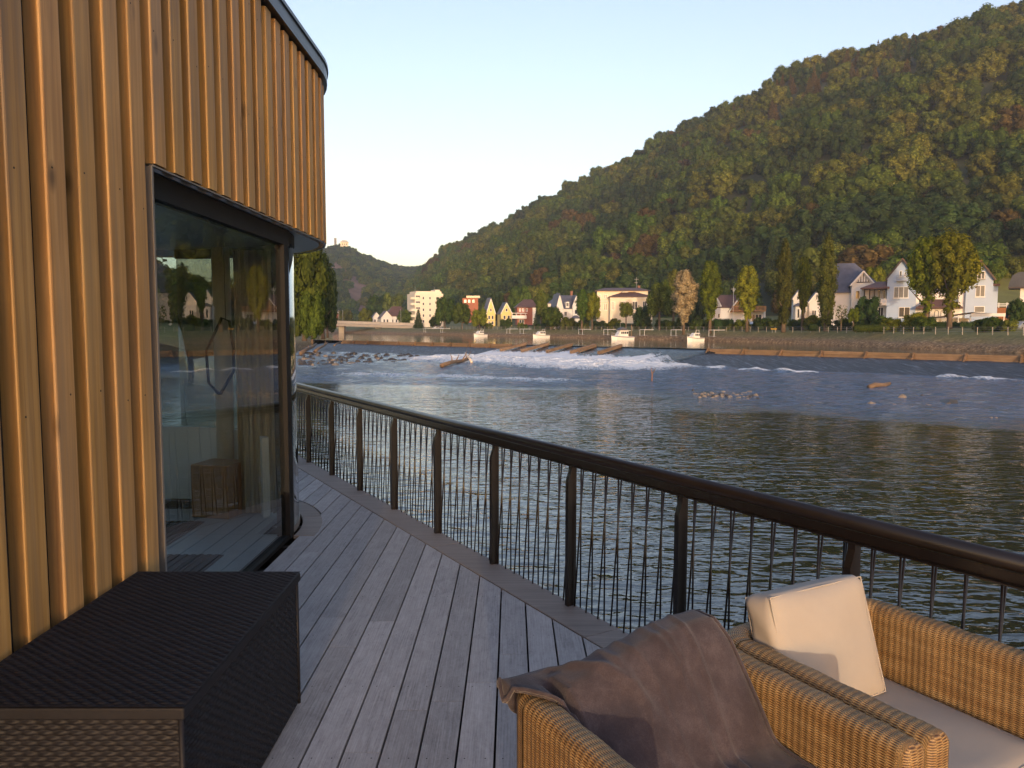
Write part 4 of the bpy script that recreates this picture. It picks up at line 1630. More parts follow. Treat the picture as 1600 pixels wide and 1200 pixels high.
# red building behind the trees
h = House('red_brick_building', 'red brick building with pale flat roof behind the tree row', 735, 500, 320, 0.0, 'building', plain('red_brick', (0.36, 0.13, 0.07), 0.85, 0.15, 1.0))
h.block(723, 747, 466, 504, 0, 8)
h.block(729, 750, 462.5, 465.9, -0.6, 8.5, p_cream, 'flat_roof')
for a in (725.5, 731.5, 738):
    h.win(a, a + 3.5, 468.5, 473, 0, 0)

# houses by the bridge
h = House('white_house', 'long white house with brown roof beside the bridge', 620, 507, 372, 0.2, 'house', p_white, r_brown)
h.block(606, 632, 493, 510, 0, 9)
h.hip(604, 632, 494, 478.5, 0, 9, 616, 630, 0.4)
h.gable(595, 612, 497, 487, 510, -1.5, 7, None, None, 0.4)
for a in (598, 603, 612, 618, 624):
    h.win(a, a + 3, 499, 504, -1.5 if a < 608 else 0, 0)
h = House('white_house', 'small white gabled house at the end of the bridge', 588, 508, 384, 0.1, 'house', p_white, r_brown)
h.gable(582, 595, 497, 489, 511, 0, 8, None, None, 0.3)
h.win(584.5, 587.5, 499, 504, 0, 0)
h.win(589.5, 592.5, 499, 504, 0, 0)
for (u0, lab, wm) in [(529, 'small red-walled house beyond the left end of the bridge', p_red), (545, 'small cream house beyond the left end of the bridge', p_cream)]:
    h = House('small_house', lab, u0, 506, 480, 0.1, 'house', wm, r_brown)
    h.gable(u0 - 7, u0 + 6, 497, 488, 510, 0, 8, None, None, 0.3)
    h.win(u0 - 4, u0 - 1, 498, 503, 0, 0)
    h.win(u0 + 1, u0 + 4, 498, 503, 0, 0)
    h.chimney(u0 + 3, 486, 494, 3)

# castle on the far hill
h = House('hilltop_castle', 'small pale castle with a square tower on the far hill', 534, 388, 1235, 0.0, 'castle', p_cream, r_brown)
h.block(522.8, 526.4, 374, 396, -14, -9, plain('tower_stone', (0.25, 0.24, 0.24), 0.9, 0.15, 0.5), 'tower')
h.block(532, 544, 380, 396, -16, -4)
h.hip(532, 544, 380, 376.5, -16, -4, 535, 541, 0.4, p_cream)
for a in (535, 538, 541):
    h.win(a - 0.7, a + 0.7, 382, 384.5, -16, 0)

# bridge
def bridge():
    r = empty('road_bridge', at(560, 510, 345))
    tag(r, 'low concrete road bridge crossing the river upstream', 'bridge')
    o = r.location
    A, B = at(500, 503.2, 352) - o, at(655, 508.2, 318) - o
    m = plain('bridge_concrete', (0.42, 0.36, 0.29), 0.8, 0.12, 0.4)
    MB().bar(A - Vector((0, 0, 0.9)), B - Vector((0, 0, 0.9)), 6.0, 1.1).build('deck', m, r)
    MB().bar(A + Vector((0.3, -2.95, 0.3)), B + Vector((0.3, -2.95, 0.3)), 0.25, 1.1).build('parapet', plain('parapet', (0.5, 0.44, 0.37), 0.8, 0.1, 0.4), r)
    MB().bar(A + Vector((0, 2.95, 0.3)), B + Vector((0, 2.95, 0.3)), 0.25, 1.1).build('parapet', m, r)
    for (u, d) in ((535, 346), (592, 333)):
        p = at(u, 506, d) - o
        MB().box(p.x - 1.2, p.x + 1.2, p.y - 2.4, p.y + 2.4, -6, p.z - 0.6).build('pier', m, r)
    for (u, d) in ((532, 346.5), (538, 345), (628, 325)):
        p = at(u, 506, d) - o
        q = MB().tube([(p.x, p.y - 2.9, p.z), (p.x, p.y - 2.9, p.z + 6)], 0.09, 6)
        q.box(p.x - 0.1, p.x + 0.1, p.y - 3.9, p.y - 2.9, p.z + 5.95, p.z + 6.08)
        q.build('lamp_post', m_grey, r)


bridge()

# fence along the far bank, mooring frames, yellow bench
def bank_fence():
    r = empty('bank_fence', bank_at(1200, 5.9)[0])
    tag(r, 'long post-and-wire fence along the top of the far bank', 'fence')
    o = r.location
    pm = MB().box(-0.04, 0.04, -0.04, 0.04, -0.3, 1.0).mesh('post')
    pm.materials.append(plain('fence_post', (0.33, 0.29, 0.24), 0.8, 0.15, 2))
    pts = []
    u = 640.0
    last = None
    while u < 1720:
        p, n_ = bank_at(u, 5.9)
        if last is None or (p - last).length >= 2.3:
            q = link('post', pm, None, r)
            q.location = p - o
            q.rotation_euler = (0, random.uniform(-0.03, 0.03), 0)
            pts.append(p - o)
            last = p
        u += 0.8
    for z in (0.45, 0.75, 1.0):
        MB().tube([p + Vector((0, 0, z)) for p in pts], 0.018, 4).build('wire', m_grey, r)


bank_fence()
MG = ['white mooring frame at the foot of the cream apartment block', 'white mooring frame left of the first moored boat', 'white mooring frame right of the first moored boat',
      'white mooring frame midway between the first two boats', 'white mooring frame right of the second boat, by the grey-roofed house',
      'white mooring frame left of the blue-striped boat', 'white mooring frame touching the stern of the blue-striped boat', 'white mooring frame between the blue-striped boat and the last boat',
      'white mooring frame above the small cabin boat']
for u, lab in zip((656, 682, 785, 806, 897, 936, 995, 1040, 1098), MG):
    p, n_ = bank_at(u, 4.6)
    r = empty('mooring_frame', (p.x, p.y, -0.2), math.atan2(n_[1], n_[0]))
    tag(r, lab, 'mooring frame')
    w = 1.6
    MB().tube([(-2.2, -w / 2, -0.2), (-2.2, -w / 2, 1.2), (0.6, -w / 2, 1.2)], 0.06, 6).build('side_bar', m_frame, r)
    MB().tube([(-2.2, w / 2, -0.2), (-2.2, w / 2, 1.2), (0.6, w / 2, 1.2)], 0.06, 6).build('side_bar', m_frame, r)
    MB().tube([(-2.2, -w / 2, 1.2), (-2.2, w / 2, 1.2)], 0.05, 6).build('crossbar', m_frame, r)
    MB().box(-2.4, 1.2, -w / 2 + 0.1, w / 2 - 0.1, -0.12, -0.04).build('gangway', m_grey, r)
p, n_ = bank_at(1173, 5.4)
r = empty('yellow_sign', (p.x, p.y, 0.6), math.atan2(n_[1], n_[0]) - PI / 2)
tag(r, 'wide yellow board on two posts at the fence below the chalet', 'sign')
MB().box(-0.75, 0.75, -0.04, 0.04, 0.55, 0.8).build('board', plain('yellow_board', (0.75, 0.42, 0.02), 0.5, 0.08, 3), r)
for x_ in (-0.5, 0.5):
    MB().box(x_ - 0.04, x_ + 0.04, 0.045, 0.12, -0.5, 0.75).build('post', m_grey, r)


# boats
m_hull = plain('boat_white', (0.76, 0.74, 0.70), 0.35, 0.05, 2)
m_stripe = plain('boat_stripe', (0.03, 0.045, 0.16), 0.4, 0.1, 2)


def boat(name, label, u, d, length, yaw, stripe=False, roof=False, cat='boat'):
    p = at(u, 525, d)
    r = empty(name, (p.x, p.y, W_UP), yaw)
    tag(r, label, cat)
    L = length
    b = L * 0.17
    st = [(-0.5, 0.9, 0.75), (-0.2, 1.0, 0.72), (0.1, 1.0, 0.78), (0.3, 0.75, 0.88), (0.43, 0.38, 0.98), (0.5, 0.03, 1.08)]
    mb = MB()
    vs = []
    for (x, w, hgt) in st:
        vs += [(x * L, -b * w, hgt), (x * L * 0.97, -b * w * 0.82, -0.25), (x * L * 0.97, b * w * 0.82, -0.25), (x * L, b * w, hgt)]
    fs = []
    for i in range(len(st) - 1):
        o = i * 4
        for k in range(3):
            fs.append((o + k, o + k + 1, o + k + 5, o + k + 4))
        fs.append((o + 3, o, o + 4, o + 7))
    fs += [(0, 3, 2, 1), (20, 21, 22, 23)]
    mb.add(vs, fs)
    hull = mb.build('hull', m_hull, r)
    mb = MB()
    for sgn in (-1, 1):
        for i in range(len(st) - 1):
            (x0, w0, h0), (x1, w1, h1) = st[i], st[i + 1]
            mb.bar((x0 * L, sgn * (b * w0 + 0.01), h0 - 0.12), (x1 * L, sgn * (b * w1 + 0.01), h1 - 0.12), 0.06, 0.16)
    mb.build('rubbing_strake', m_stripe if stripe else m_grey, hull)
    c0, c1 = -0.22 * L, 0.2 * L
    cw = b * 0.78
    hh = 1.75 if roof else 1.45
    cab = MB().prism([(c0, 0.7), (c1 + 0.5, 0.8), (c1, hh * 0.78 + 0.2), (c1 - 0.35, hh + 0.25), (c0, hh + 0.25)], 'y', -cw, cw).build('cabin', m_hull, r, False, 0.06, 2)
    nwin = 4 if roof else 3
    for k in range(nwin):
        a0 = c0 + 0.12 + (c1 - 0.45 - c0) * k / nwin
        a1 = c0 + (c1 - 0.45 - c0) * (k + 1) / nwin
        MB().box(a0, a1, -cw - 0.02, cw + 0.02, hh * 0.62 + 0.25, hh + 0.08).build('window', m_carglass, cab)
    if roof:
        MB().box(c0 - 0.5, c1 - 0.1, -cw - 0.12, cw + 0.12, hh + 0.27, hh + 0.36).build('cabin_roof', m_hull, r)
        MB().tube([(c0 - 1.2, 0, 0.7), (c0 - 1.2, 0, 3.4)], 0.06, 6).build('mast', plain('boat_mast', (0.3, 0.18, 0.08), 0.6, 0.15, 3), r)
    else:
        MB().tube([(c0 + 0.3, -cw, hh + 0.2), (c0 + 0.2, -cw * 0.8, hh + 0.8), (c0 + 0.2, cw * 0.8, hh + 0.8), (c0 + 0.3, cw, hh + 0.2)], 0.04, 6).build('arch', m_hull, r)
    mb = MB()
    for sgn in (-1, 1):
        mb.tube([(0.22 * L, sgn * b * 0.85, 1.35), (0.42 * L, sgn * b * 0.4, 1.5), (0.5 * L, 0, 1.6)], 0.025, 5)
        for (x, w, z) in ((0.22, 0.85, 0.84), (0.42, 0.4, 0.98)):
            mb.tube([(x * L, sgn * b * w, z), (x * L, sgn * b * w, z + 0.52)], 0.02, 5)
    mb.build('bow_rail', m_grey, r)
    MB().box(-0.5 * L - 0.35, -0.5 * L, -0.22, 0.22, 0.0, 0.9).build('outboard_motor', m_dk, r)


boat('cabin_cruiser', 'white cabin cruiser moored before the row of trees, farthest left', 750, 222, 4.7, PI + 0.75)
boat('cabin_cruiser', 'white cabin cruiser moored below the red-brown house', 845, 200, 4.9, PI + 0.55)
boat('cabin_cruiser', 'white boat with blue stripe and tall glazed wheelhouse before the cream villa', 972, 172, 5.6, PI + 0.4, True, True)
boat('small_motorboat', 'small white cabin boat moored below the silvery conifer', 1086, 152, 3.9, PI + 0.45)
r = empty('jetty_hut', bank_at(952, 4.2)[0], 0.3)
tag(r, 'small dark boat shelter with mast beside the blue-striped boat', 'shelter')
MB().box(-1.0, 1.0, -0.8, 0.8, -0.6, 0.9).build('wall', m_dk, r)
MB().prism([(-1.2, 0.9), (1.2, 0.9), (0, 1.5)], 'y', -1.0, 1.0).build('roof', r_slate, r)
MB().tube([(0, 0.9, -0.5), (0, 0.9, 2.9)], 0.04, 5).build('mast', m_grey, r)

# ------------------------------------------------------------------ weir
def weir_parts():
    r = empty('weir', weir(0, 0, -3.2))
    tag(r, 'long stone weir with brown flashboards crossing the river', 'weir')
    o = Vector(r.location)
    # sloping apron
    M = Mat('wet_apron')
    c = M.coord('Object', (1, 1, 1), (0, 0, 0))
    mp = M.new('ShaderNodeMapping')
    mp.inputs['Rotation'].default_value = (0, 0, R(44))
    mp.inputs['Scale'].default_value = (3.0, 0.35, 1)
    tc = M.new('ShaderNodeTexCoord')
    M.lk(tc.outputs['Object'], mp.inputs['Vector'])
    st = M.noise(mp.outputs[0], 1.0, 5, 0.7, 0.4)
    col = M.ramp(st, [(0.36, (0.014, 0.019, 0.028)), (0.56, (0.05, 0.066, 0.092)), (0.72, (0.22, 0.26, 0.32))])
    apron = M.fin(col, 0.55, M.bump(st, 1.0, 0.5), 0, 0.45)
    ts = np.arange(-56, 92.1, 0.6)
    prof = [(-1.0, -4.5), (-0.6, -1.9), (0.6, -1.88), (3, -2.15), (6, -2.5), (9, -2.85), (11.5, -3.12), (14, -3.6)]
    V = []
    for (w, z) in prof:
        for t in ts:
            nz = float(vnoise(t * 0.8, w * 0.9)) - 0.5
            p = weir(t, w + nz * 0.2, z + nz * 0.10)
            V.append((p[0] - o.x, p[1] - o.y, p[2] - o.z))
    me = np_mesh('apron', np.array(V), grid_faces(len(prof), len(ts)), True)
    link('apron', me, apron, r)
    wb = wood_mat('flashboard', [(0.11, 0.068, 0.036), (0.185, 0.12, 0.068), (0.26, 0.18, 0.105)], 'x', 6, 0.8, False, 0.18, 0.3, 0.4)
    wp = wood_mat('weir_post', [(0.10, 0.06, 0.03), (0.17, 0.10, 0.05), (0.24, 0.15, 0.08)], 'z', 6, 0.8, False, 0.2, 0.3, 0.4)
    bw = MB().box(-2.42, 2.42, -0.06, 0.06, 0, 0.35).mesh('flashboard')
    bw.materials.append(wb)
    bp = MB().bar((0, -0.12, 0), (0, -0.12, 0.85), 0.2, 0.14, (0, 1, 0)).bar((0, -0.95, -0.12), (0, -0.15, 0.7), 0.14, 0.14).mesh('post')
    bp.materials.append(wp)
    ang = math.atan2(TD[1], TD[0])
    rg = random.Random(3)
    t = 36.5
    spans = [(36.5 + 5.05 * i, 1) for i in range(11)] + [(-5.05 * i, -1) for i in range(10)]
    for (t0, sg) in spans:
        tm = t0 + sg * 2.525
        for k in range(2):
            b = link('flashboard', bw, None, r)
            b.location = Vector(weir(tm, 0.02 * k + rg.uniform(-0.03, 0.03), -1.92 + 0.37 * k + rg.uniform(-0.02, 0.02))) - o
            b.rotation_euler = (0, rg.uniform(-0.006, 0.006), ang + rg.uniform(-0.006, 0.006))
        q = link('post', bp, None, r)
        q.location = Vector(weir(t0, 0.12, -1.95)) - o
        q.rotation_euler = (rg.uniform(-0.05, 0.05), rg.uniform(-0.08, 0.08), ang)
    return r


weir_parts()


def spill():
    """sheet of water sliding over the open part of the weir"""
    M = Mat('spill_water')
    tc = M.new('ShaderNodeTexCoord')
    mp = M.new('ShaderNodeMapping')
    mp.inputs['Rotation'].default_value = (0, 0, R(44))
    mp.inputs['Scale'].default_value = (2.2, 0.30, 1)
    M.lk(tc.outputs['Object'], mp.inputs['Vector'])
    st = M.noise(mp.outputs[0], 1.0, 6, 0.7, 0.5)
    fo = M.attr('foam')
    ff = M.math('MULTIPLY', M.math('SUBTRACT', M.math('ADD', fo, st), 1.02), 4.0, clamp=True)
    col = M.mix(ff, (0.012, 0.018, 0.022), (0.75, 0.78, 0.82))
    mt = M.fin(col, M.math('MULTIPLY_ADD', ff, 0.6, 0.08), M.bump(st, 0.8, 0.25))
    M.p.inputs['IOR'].default_value = 1.33
    ts = np.arange(-1.5, 37.6, 0.25)
    ws = np.array([-4.0, -2, -1, -0.4, 0.2, 0.8, 1.5, 2.5, 3.5, 4.5, 5.5, 6.5, 7.5, 8.5, 9.5, 10.5, 11.5, 12.5])
    Tt, Ww = np.meshgrid(ts, ws)
    zb = np.interp(Ww, [-4, -1, -0.4, 0.2, 0.8, 3, 6, 9, 11.5, 12.5], [W_UP + 0.006, W_UP + 0.004, W_UP - 0.06, -1.40, -1.58, -1.98, -2.36, -2.74, -3.0, -3.15])
    zb = zb + (fbm(Tt * 1.6, Ww * 0.35, 4) - 0.5) * 0.5 * sstep(0.5, 6, Ww) * 0.6
    zb = zb - 0.5 * (sstep(0, 1.5, -Tt) + sstep(36, 37.5, Tt)) * sstep(-0.5, 0.5, Ww)
    fo = 0.26 + 0.74 * sstep(2.0, 8.0, Ww + (fbm(Tt * 0.25, Ww * 0.0 + 2, 3) - 0.5) * 6) * (1 - 0.5 * sstep(26, 36, Tt)) + 0.22 * sstep(0.0, 0.6, Ww) * sstep(0.55, 0.7, fbm(Tt * 0.5, Ww * 0 + 9, 2))
    fo = fo * sstep(-0.5, 0.4, Ww)
    Xw = C0[0] + TD[0] * Tt + ND[0] * Ww
    Yw = C0[1] + TD[1] * Tt + ND[1] * Ww
    me = np_mesh('spilling_water', np.stack([Xw.ravel(), Yw.ravel(), zb.ravel()], -1), grid_faces(len(ws), len(ts)), True, {'foam': fo})
    struct(link('spilling_water', me, mt), 'smooth blue water sliding over the open part of the weir')


spill()
def white_water():
    M = Mat('foam')
    c = M.coord('Object', (1, 1, 1))
    n_ = M.noise(c, 2.2, 5, 0.7)
    mt = M.fin(M.ramp(n_, [(0.35, (0.50, 0.55, 0.60)), (0.6, (0.86, 0.88, 0.90))]), 0.7, M.bump(n_, 0.6, 0.2))
    ts = np.arange(-10, 58, 0.2)
    ws = np.arange(6.5, 36, 0.2)
    Tt, Ww = np.meshgrid(ts, ws)
    den = sstep(-10, 0, Tt) * (1 - sstep(30, 48, Tt)) * sstep(5.5, 9.5, Ww) * (1 - sstep(11, 34, Ww + (fbm(Tt * 0.2, Ww * 0.2, 3) - 0.5) * 14))
    # tongues of foam stretched along the flow, boiling lumps near the foot
    a = 1 - np.abs(2 * fbm(Tt * 1.1 + 0.06 * Ww, Ww * 0.16, 4) - 1)
    b = fbm(Tt * 2.6, Ww * 0.7, 4)
    h_ = den * (1.05 * a * a + 0.62 * b) - 0.70
    Z = W_DN + np.clip(h_, -0.5, 0.6) * 0.8 + 0.04
    Xw = C0[0] + TD[0] * Tt + ND[0] * Ww
    Yw = C0[1] + TD[1] * Tt + ND[1] * Ww
    me = np_mesh('white_water', np.stack([Xw.ravel(), Yw.ravel(), Z.ravel()], -1), grid_faces(len(ws), len(ts)), True)
    tag(link('white_water', me, mt), 'boiling white water below the open part of the weir', 'white water', None, 'stuff')


white_water()
m_beam = wood_mat('old_beam', [(0.09, 0.055, 0.03), (0.18, 0.118, 0.07), (0.30, 0.21, 0.13)], 'x', 7, 0.85, False, 0.15, 0.5, 0.6)
LB = ['weathered timber beam with tangled branches, farthest left on the weir', 'weathered timber beam on the weir, second from the left', 'weathered timber beam in the middle of the five on the weir',
      'split double timber beam on the weir, second from the right', 'weathered timber beam on the weir, farthest right of the five']
rg = random.Random(9)
for i, (t, lab) in enumerate(zip((2.6, 7.5, 12.3, 16.9, 21.8), LB)):
    a = Vector(weir(t, -0.6, -1.05))
    b = Vector(weir(t + rg.uniform(-0.3, 0.3), 5.4 + rg.uniform(-0.4, 0.5), -1.98))
    r = empty('timber_beam', a)
    tag(r, lab, 'beam')
    d_ = b - a
    r.rotation_euler = d_.to_track_quat('X', 'Z').to_euler()
    L = d_.length
    MB().prism([(-0.24, -0.24), (0.22, -0.26), (0.25, 0.2), (-0.2, 0.24)], 'x', 0, L).build('beam', m_beam, r, False, 0.05, 2)
    if i == 3:
        MB().bar((0.3, 0.42, -0.1), (L * 0.8, 0.6, -0.15), 0.3, 0.28).build('beam', m_beam, r, False, 0.04, 2)
    if i == 0:
        for k in range(5):
            s0 = Vector((L * (0.4 + 0.1 * k), 0.0, 0.2))
            e = s0 + Vector((rg.uniform(0.6, 2.4), rg.uniform(-1.3, 0.2), rg.uniform(-0.5, 0.4)))
            MB().tube([s0, (s0 + e) / 2 + Vector((0, 0, 0.2)), e], [0.08, 0.06, 0.02], 5).build('branch', m_bark, r)


# drift logs and rocks
def rock_mesh(seed):
    v, f = ico(2)
    rg = np.random.default_rng(seed)
    k = rg.normal(size=(7, 3))
    k /= np.linalg.norm(k, axis=1)[:, None]
    cut = rg.uniform(0.55, 0.9, 7)
    for q in range(7):
        dd = v @ k[q]
        over = np.clip(dd - cut[q], 0, None)
        v = v - over[:, None] * k[q] * 0.9
    v += rg.normal(size=v.shape) * 0.025
    return np_mesh('rock', v, f, False)


m_rock_d = plain('wet_rock', (0.045, 0.038, 0.03), 0.45, 0.4, 1.5, 0.4)
m_rock_l = plain('dry_rock', (0.21, 0.175, 0.14), 0.8, 0.25, 1.5, 0.4)
RM = {}
for sd in range(6):
    for nm, mt in (('d', m_rock_d), ('l', m_rock_l)):
        me = rock_mesh(50 + sd)
        me.materials.append(mt)
        RM[(sd, nm)] = me


def rock(label, u, v, wpx, hpx, kind='d', group=None, sd=0):
    p = on(u, v, W_DN)
    s = p.y / F
    o = link('river_rock', RM[(sd % 6, kind)])
    o.location = (p.x, p.y, W_DN + hpx * s * 0.06)
    o.scale = (wpx * s / 2, wpx * s / 2 * 0.8, hpx * s * 0.75)
    o.rotation_euler = (rg.uniform(-0.2, 0.2), rg.uniform(-0.2, 0.2), rg.uniform(0, 6.28))
    return tag(o, label, 'rock', group)


rg = random.Random(21)
for i in range(95):
    q = rg.random()
    u = 468 + 190 * q ** 1.35
    v = 551 + rg.random() * (24 - 14 * q) + 4 * q
    rock('dark wet rock in the shallow rapids at the left end of the weir', u, v, rg.uniform(5, 17), rg.uniform(3, 7), 'd' if rg.random() < 0.85 else 'l', 'rocks in the left rapids', i)
for i in range(42):
    u = 1084 + 108 * rg.random()
    v = 619 + rg.gauss(0, 2.4) - (abs(u - 1138) * 0.02)
    rock('pale stone in the gravel bank below the weir', u, v, rg.uniform(5, 12), rg.uniform(3, 6), 'l' if rg.random() < 0.75 else 'd', 'stones of the gravel bank', i)
for (u, v, w, h_, k_, lab) in [(1361, 631, 15, 5, 'l', 'flat pale rock left of the other lone rocks in the river'), (1398, 634, 11, 4, 'l', 'small pale rock below the brown boulder'),
                               (1410, 623, 15, 9, 'l', 'brown boulder standing in the shallow river'), (1441, 619, 7, 4, 'd', 'tiny dark rock right of the brown boulder'),
                               (1450, 635, 16, 7, 'l', 'pale rock touching the long mossy rock'), (1482, 630, 40, 9, 'd', 'long mossy rock lying flat in the river'),
                               (1340, 638, 6, 4, 'l', 'very small pale rock at the left of the lone rocks'), (1548, 654, 8, 4, 'l', 'left of two white stones at the far right'),
                               (1556, 654, 7, 4, 'l', 'right of two white stones at the far right'), (1083, 611, 7, 5, 'd', 'single dark stone left of the gravel bank'),
                               (1436, 632, 8, 3, 'd', 'dark stone beside the long mossy rock'), (1265, 567, 9, 4, 'l', 'pale stone lying on the weir foot'),
                               (1415, 610, 14, 4, 'd', 'dark flat rock behind the brown boulder')]:
    rock(lab, u, v, w, h_, k_, None, int(u))


def log(name, label, a, b, r0, r1, branches=0, mat=None):
    a, b = Vector(a), Vector(b)
    r = empty(name, a)
    tag(r, label, 'log')
    m = (b - a)
    MB().tube([(0, 0, 0), m * 0.3 + Vector((0, 0, 0.1)), m * 0.7 - Vector((0, 0, 0.05)), m], [r0, r0 * 0.95, (r0 + r1) / 2, r1], 9).build('stem', mat or m_beam, r, True)
    for k in range(branches):
        s0 = m * rg.uniform(0.2, 0.9)
        e = s0 + Vector((rg.uniform(-0.8, 0.8), rg.uniform(-0.6, 0.6), rg.uniform(0.3, 1.5)))
        MB().tube([s0, (s0 + e) / 2 + Vector((0.1, 0, 0.1)), e], [r1 * 0.6, r1 * 0.4, 0.02], 5).build('branch', mat or m_beam, r)


log('drift_log', 'short pale drift log stranded on the right rapids', on(1358, 605, W_DN + 0.1), on(1390, 599, W_DN + 0.3), 0.2, 0.14)
log('fallen_trunk', 'fallen trunk with a white broken end lying left of the white water', on(690, 571, W_DN + 0.3), on(735, 560, W_DN + 0.4), 0.26, 0.16, 6)
log('broken_branch', 'white broken branch sticking up beside the white water', on(737, 566, W_DN + 0.2), at(727, 551, on(737, 566, W_DN).y - 0.5), 0.17, 0.10, 0, plain('bleached_wood', (0.62, 0.54, 0.44), 0.8, 0.15, 3))
log('drift_log', 'pale drift log on the near bank rocks', on(470, 552, -2.2), on(494, 538, -1.6), 0.3, 0.22, 2)
log('drift_log', 'second drift log leaning on the rocks by the weir end', on(492, 549, -2.4), on(512, 536, -1.6), 0.26, 0.16, 2)
log('drift_log', 'thin log lying over the left end of the weir', on(522, 540, -1.7), on(534, 533, -1.3), 0.16, 0.1)
r = empty('marker_stick', on(1018, 596, W_DN))
tag(r, 'thin reddish branch standing in the foam below the weir', 'branch')
MB().tube([(0, 0, -0.4), (0.05, 0, 0.6), (-0.05, 0, 1.2)], [0.07, 0.05, 0.02], 6).build('stem', plain('red_branch', (0.22, 0.11, 0.07), 0.8, 0.2, 3), r)
MB().tube([(0.02, 0, 0.6), (0.35, 0.05, 1.15)], [0.06, 0.02], 5).build('twig', m_bark, r)

# ------------------------------------------------------------------ deck
RD = Vector((-0.509, 0.861, 0)).normalized()       # along the railing, away from the camera
RI = Vector((-0.861, -0.509, 0)).normalized()      # inwards
RP = Vector((0.375, 4.682, 0))                     # foot of one post
GX = -1.86                                         # glass line of the cabin
GC = Vector((-3.46, 6.33, 0))                      # centre of the rounded glass corner
GR = 1.60


def deck():
    root = empty('deck', (0, 3, 0))
    struct(root, 'grey weathered timber deck of narrow boards beside the river')
    o = Vector(root.location)
    BW, GAP = 0.146, 0.010
    inner = RP + RI * 0.23

    def yend(x):                                   # border line
        return inner.y + (x - inner.x) * RD.y / RD.x

    def ystart(x):
        dx = x - GC.x
        rr = GR + 0.21
        if abs(dx) >= rr:
            return None
        return GC.y + math.sqrt(rr * rr - dx * dx)

    rg = random.Random(4)
    scr = MB()
    x = 3.2
    n = 0
    while x > -4.2:
        x0, x1 = x - BW, x
        xm = (x0 + x1) / 2
        zt = rg.uniform(-0.0012, 0.0012)
        spans = []
        if xm > GX + 0.02:
            s0 = ystart(x1) if x1 < GC.x + GR + 0.21 else None
            if s0 is None or x1 > GC.x + GR + 0.205:
                spans.append((-1.6, None, None))
            else:
                spans.append((-1.6, 6.28, None))
                spans.append((None, None, 'arc'))
        else:
            spans.append((None, None, 'arc'))
        for (a, b, kind) in spans:
            def ya(xx):
                if kind == 'arc':
                    q = ystart(max(min(xx, GC.x + GR + 0.2), GC.x - GR))
                    return (q if q is not None else GC.y) + 0.012
                return a
            def yb(xx):
                return b if b is not None else yend(xx) - 0.012
            lo = max(ya(x0), ya(x1))
            hi = min(yb(x0), yb(x1))
            if hi - lo < 0.1:
                if hi - lo < -0.3:
                    continue
            # staggered butt joints
            cuts = []
            yy = -1.6 + rg.uniform(0.4, 2.4)
            while yy < hi - 0.35:
                if yy > lo + 0.35:
                    cuts.append(yy)
                yy += rg.uniform(1.3, 2.6)
            edges = [None] + cuts + [None]
            for i in range(len(edges) - 1):
                xs = [x0, x0 + BW / 3, x0 + 2 * BW / 3, x1]
                lo_pts = [(q, (ya(q) if edges[i] is None else edges[i] + 0.0012)) for q in xs]
                hi_pts = [(q, (yb(q) if edges[i + 1] is None else edges[i + 1] - 0.0012)) for q in xs]
                poly = lo_pts + hi_pts[::-1]
                if min(h_[1] - l_[1] for h_, l_ in zip(hi_pts, lo_pts)) < 0.02:
                    continue
                mb = MB().prism([(p[0] - o.x, p[1] - o.y) for p in poly], 'z', -0.03 + zt, zt)
                mb.build('board', m_deck, root)
                n += 1
                for bi in range(16):
                    yy = -1.4 + bi * 0.62 + 0.03
                    if max(p_[1] for p_ in lo_pts) + 0.03 < yy < min(p_[1] for p_ in hi_pts) - 0.03:
                        for xx in (x0 + 0.03, x1 - 0.03):
                            xx += rg.uniform(-0.003, 0.003)
                            scr.add([(xx - o.x + 0.0036 * math.cos(k_ * PI / 3), yy - o.y + 0.0036 * math.sin(k_ * PI / 3), zt + 0.0006) for k_ in range(6)], [tuple(range(6))])
        x -= BW + GAP
    tag(scr.build('screws', m_core, root), kind='stuff')
    # border boards along the railing
    s = -6.6
    while s < 8.6:
        L = 2.05
        a, b = s, s + L - 0.004
        q = [RP + RI * 0.225 + RD * a, RP + RI * 0.225 + RD * b, RP - RI * 0.02 + RD * b, RP - RI * 0.02 + RD * a]
        ob = MB().prism([(p.x - o.x, p.y - o.y) for p in q], 'z', -0.03, 0.001).build('border_board', m_deck_edge, root, False, 0.003, 1)
        s += L
    # curved border round the glass corner
    for k in range(5):
        a0, a1 = R(-2 + 22 * k), R(-2 + 22 * (k + 1) - 0.25)
        st = 8
        pts = [(GC.x + (GR + 0.03) * math.cos(a0 + (a1 - a0) * i / st), GC.y + (GR + 0.03) * math.sin(a0 + (a1 - a0) * i / st)) for i in range(st + 1)]
        pts += [(GC.x + (GR + 0.20) * math.cos(a0 + (a1 - a0) * i / st), GC.y + (GR + 0.20) * math.sin(a0 + (a1 - a0) * i / st)) for i in range(st, -1, -1)]
        MB().prism([(p[0] - o.x, p[1] - o.y) for p in pts], 'z', -0.03, 0.0015).build('curved_board', m_deck_edge, root, False, 0.002, 1)
    # dark bearers underneath, edge beam and piles
    mb = MB()
    for i in range(16):
        y = -1.4 + i * 0.62
        xr = min(3.1, RP.x + (y - RP.y) * RD.x / RD.y - 0.15)
        mb.box(-2.4 - o.x, xr - o.x, y - o.y, y + 0.06 - o.y, -0.2, -0.034)
    mb.build('bearer', m_core, root)
    q = [RP + RD * -6.6, RP + RD * 8.6]
    MB().add([(q[0].x - o.x, q[0].y - o.y, -0.21), (q[1].x - o.x, q[1].y - o.y, -0.21), (-4.4 - o.x, q[1].y - o.y, -0.21), (-4.4 - o.x, q[0].y - o.y, -0.21)], [(0, 1, 2, 3)]).build('gap_shade_sheet', m_core, root)  # dark sheet added under the boards, keeping sunlight out of the gaps
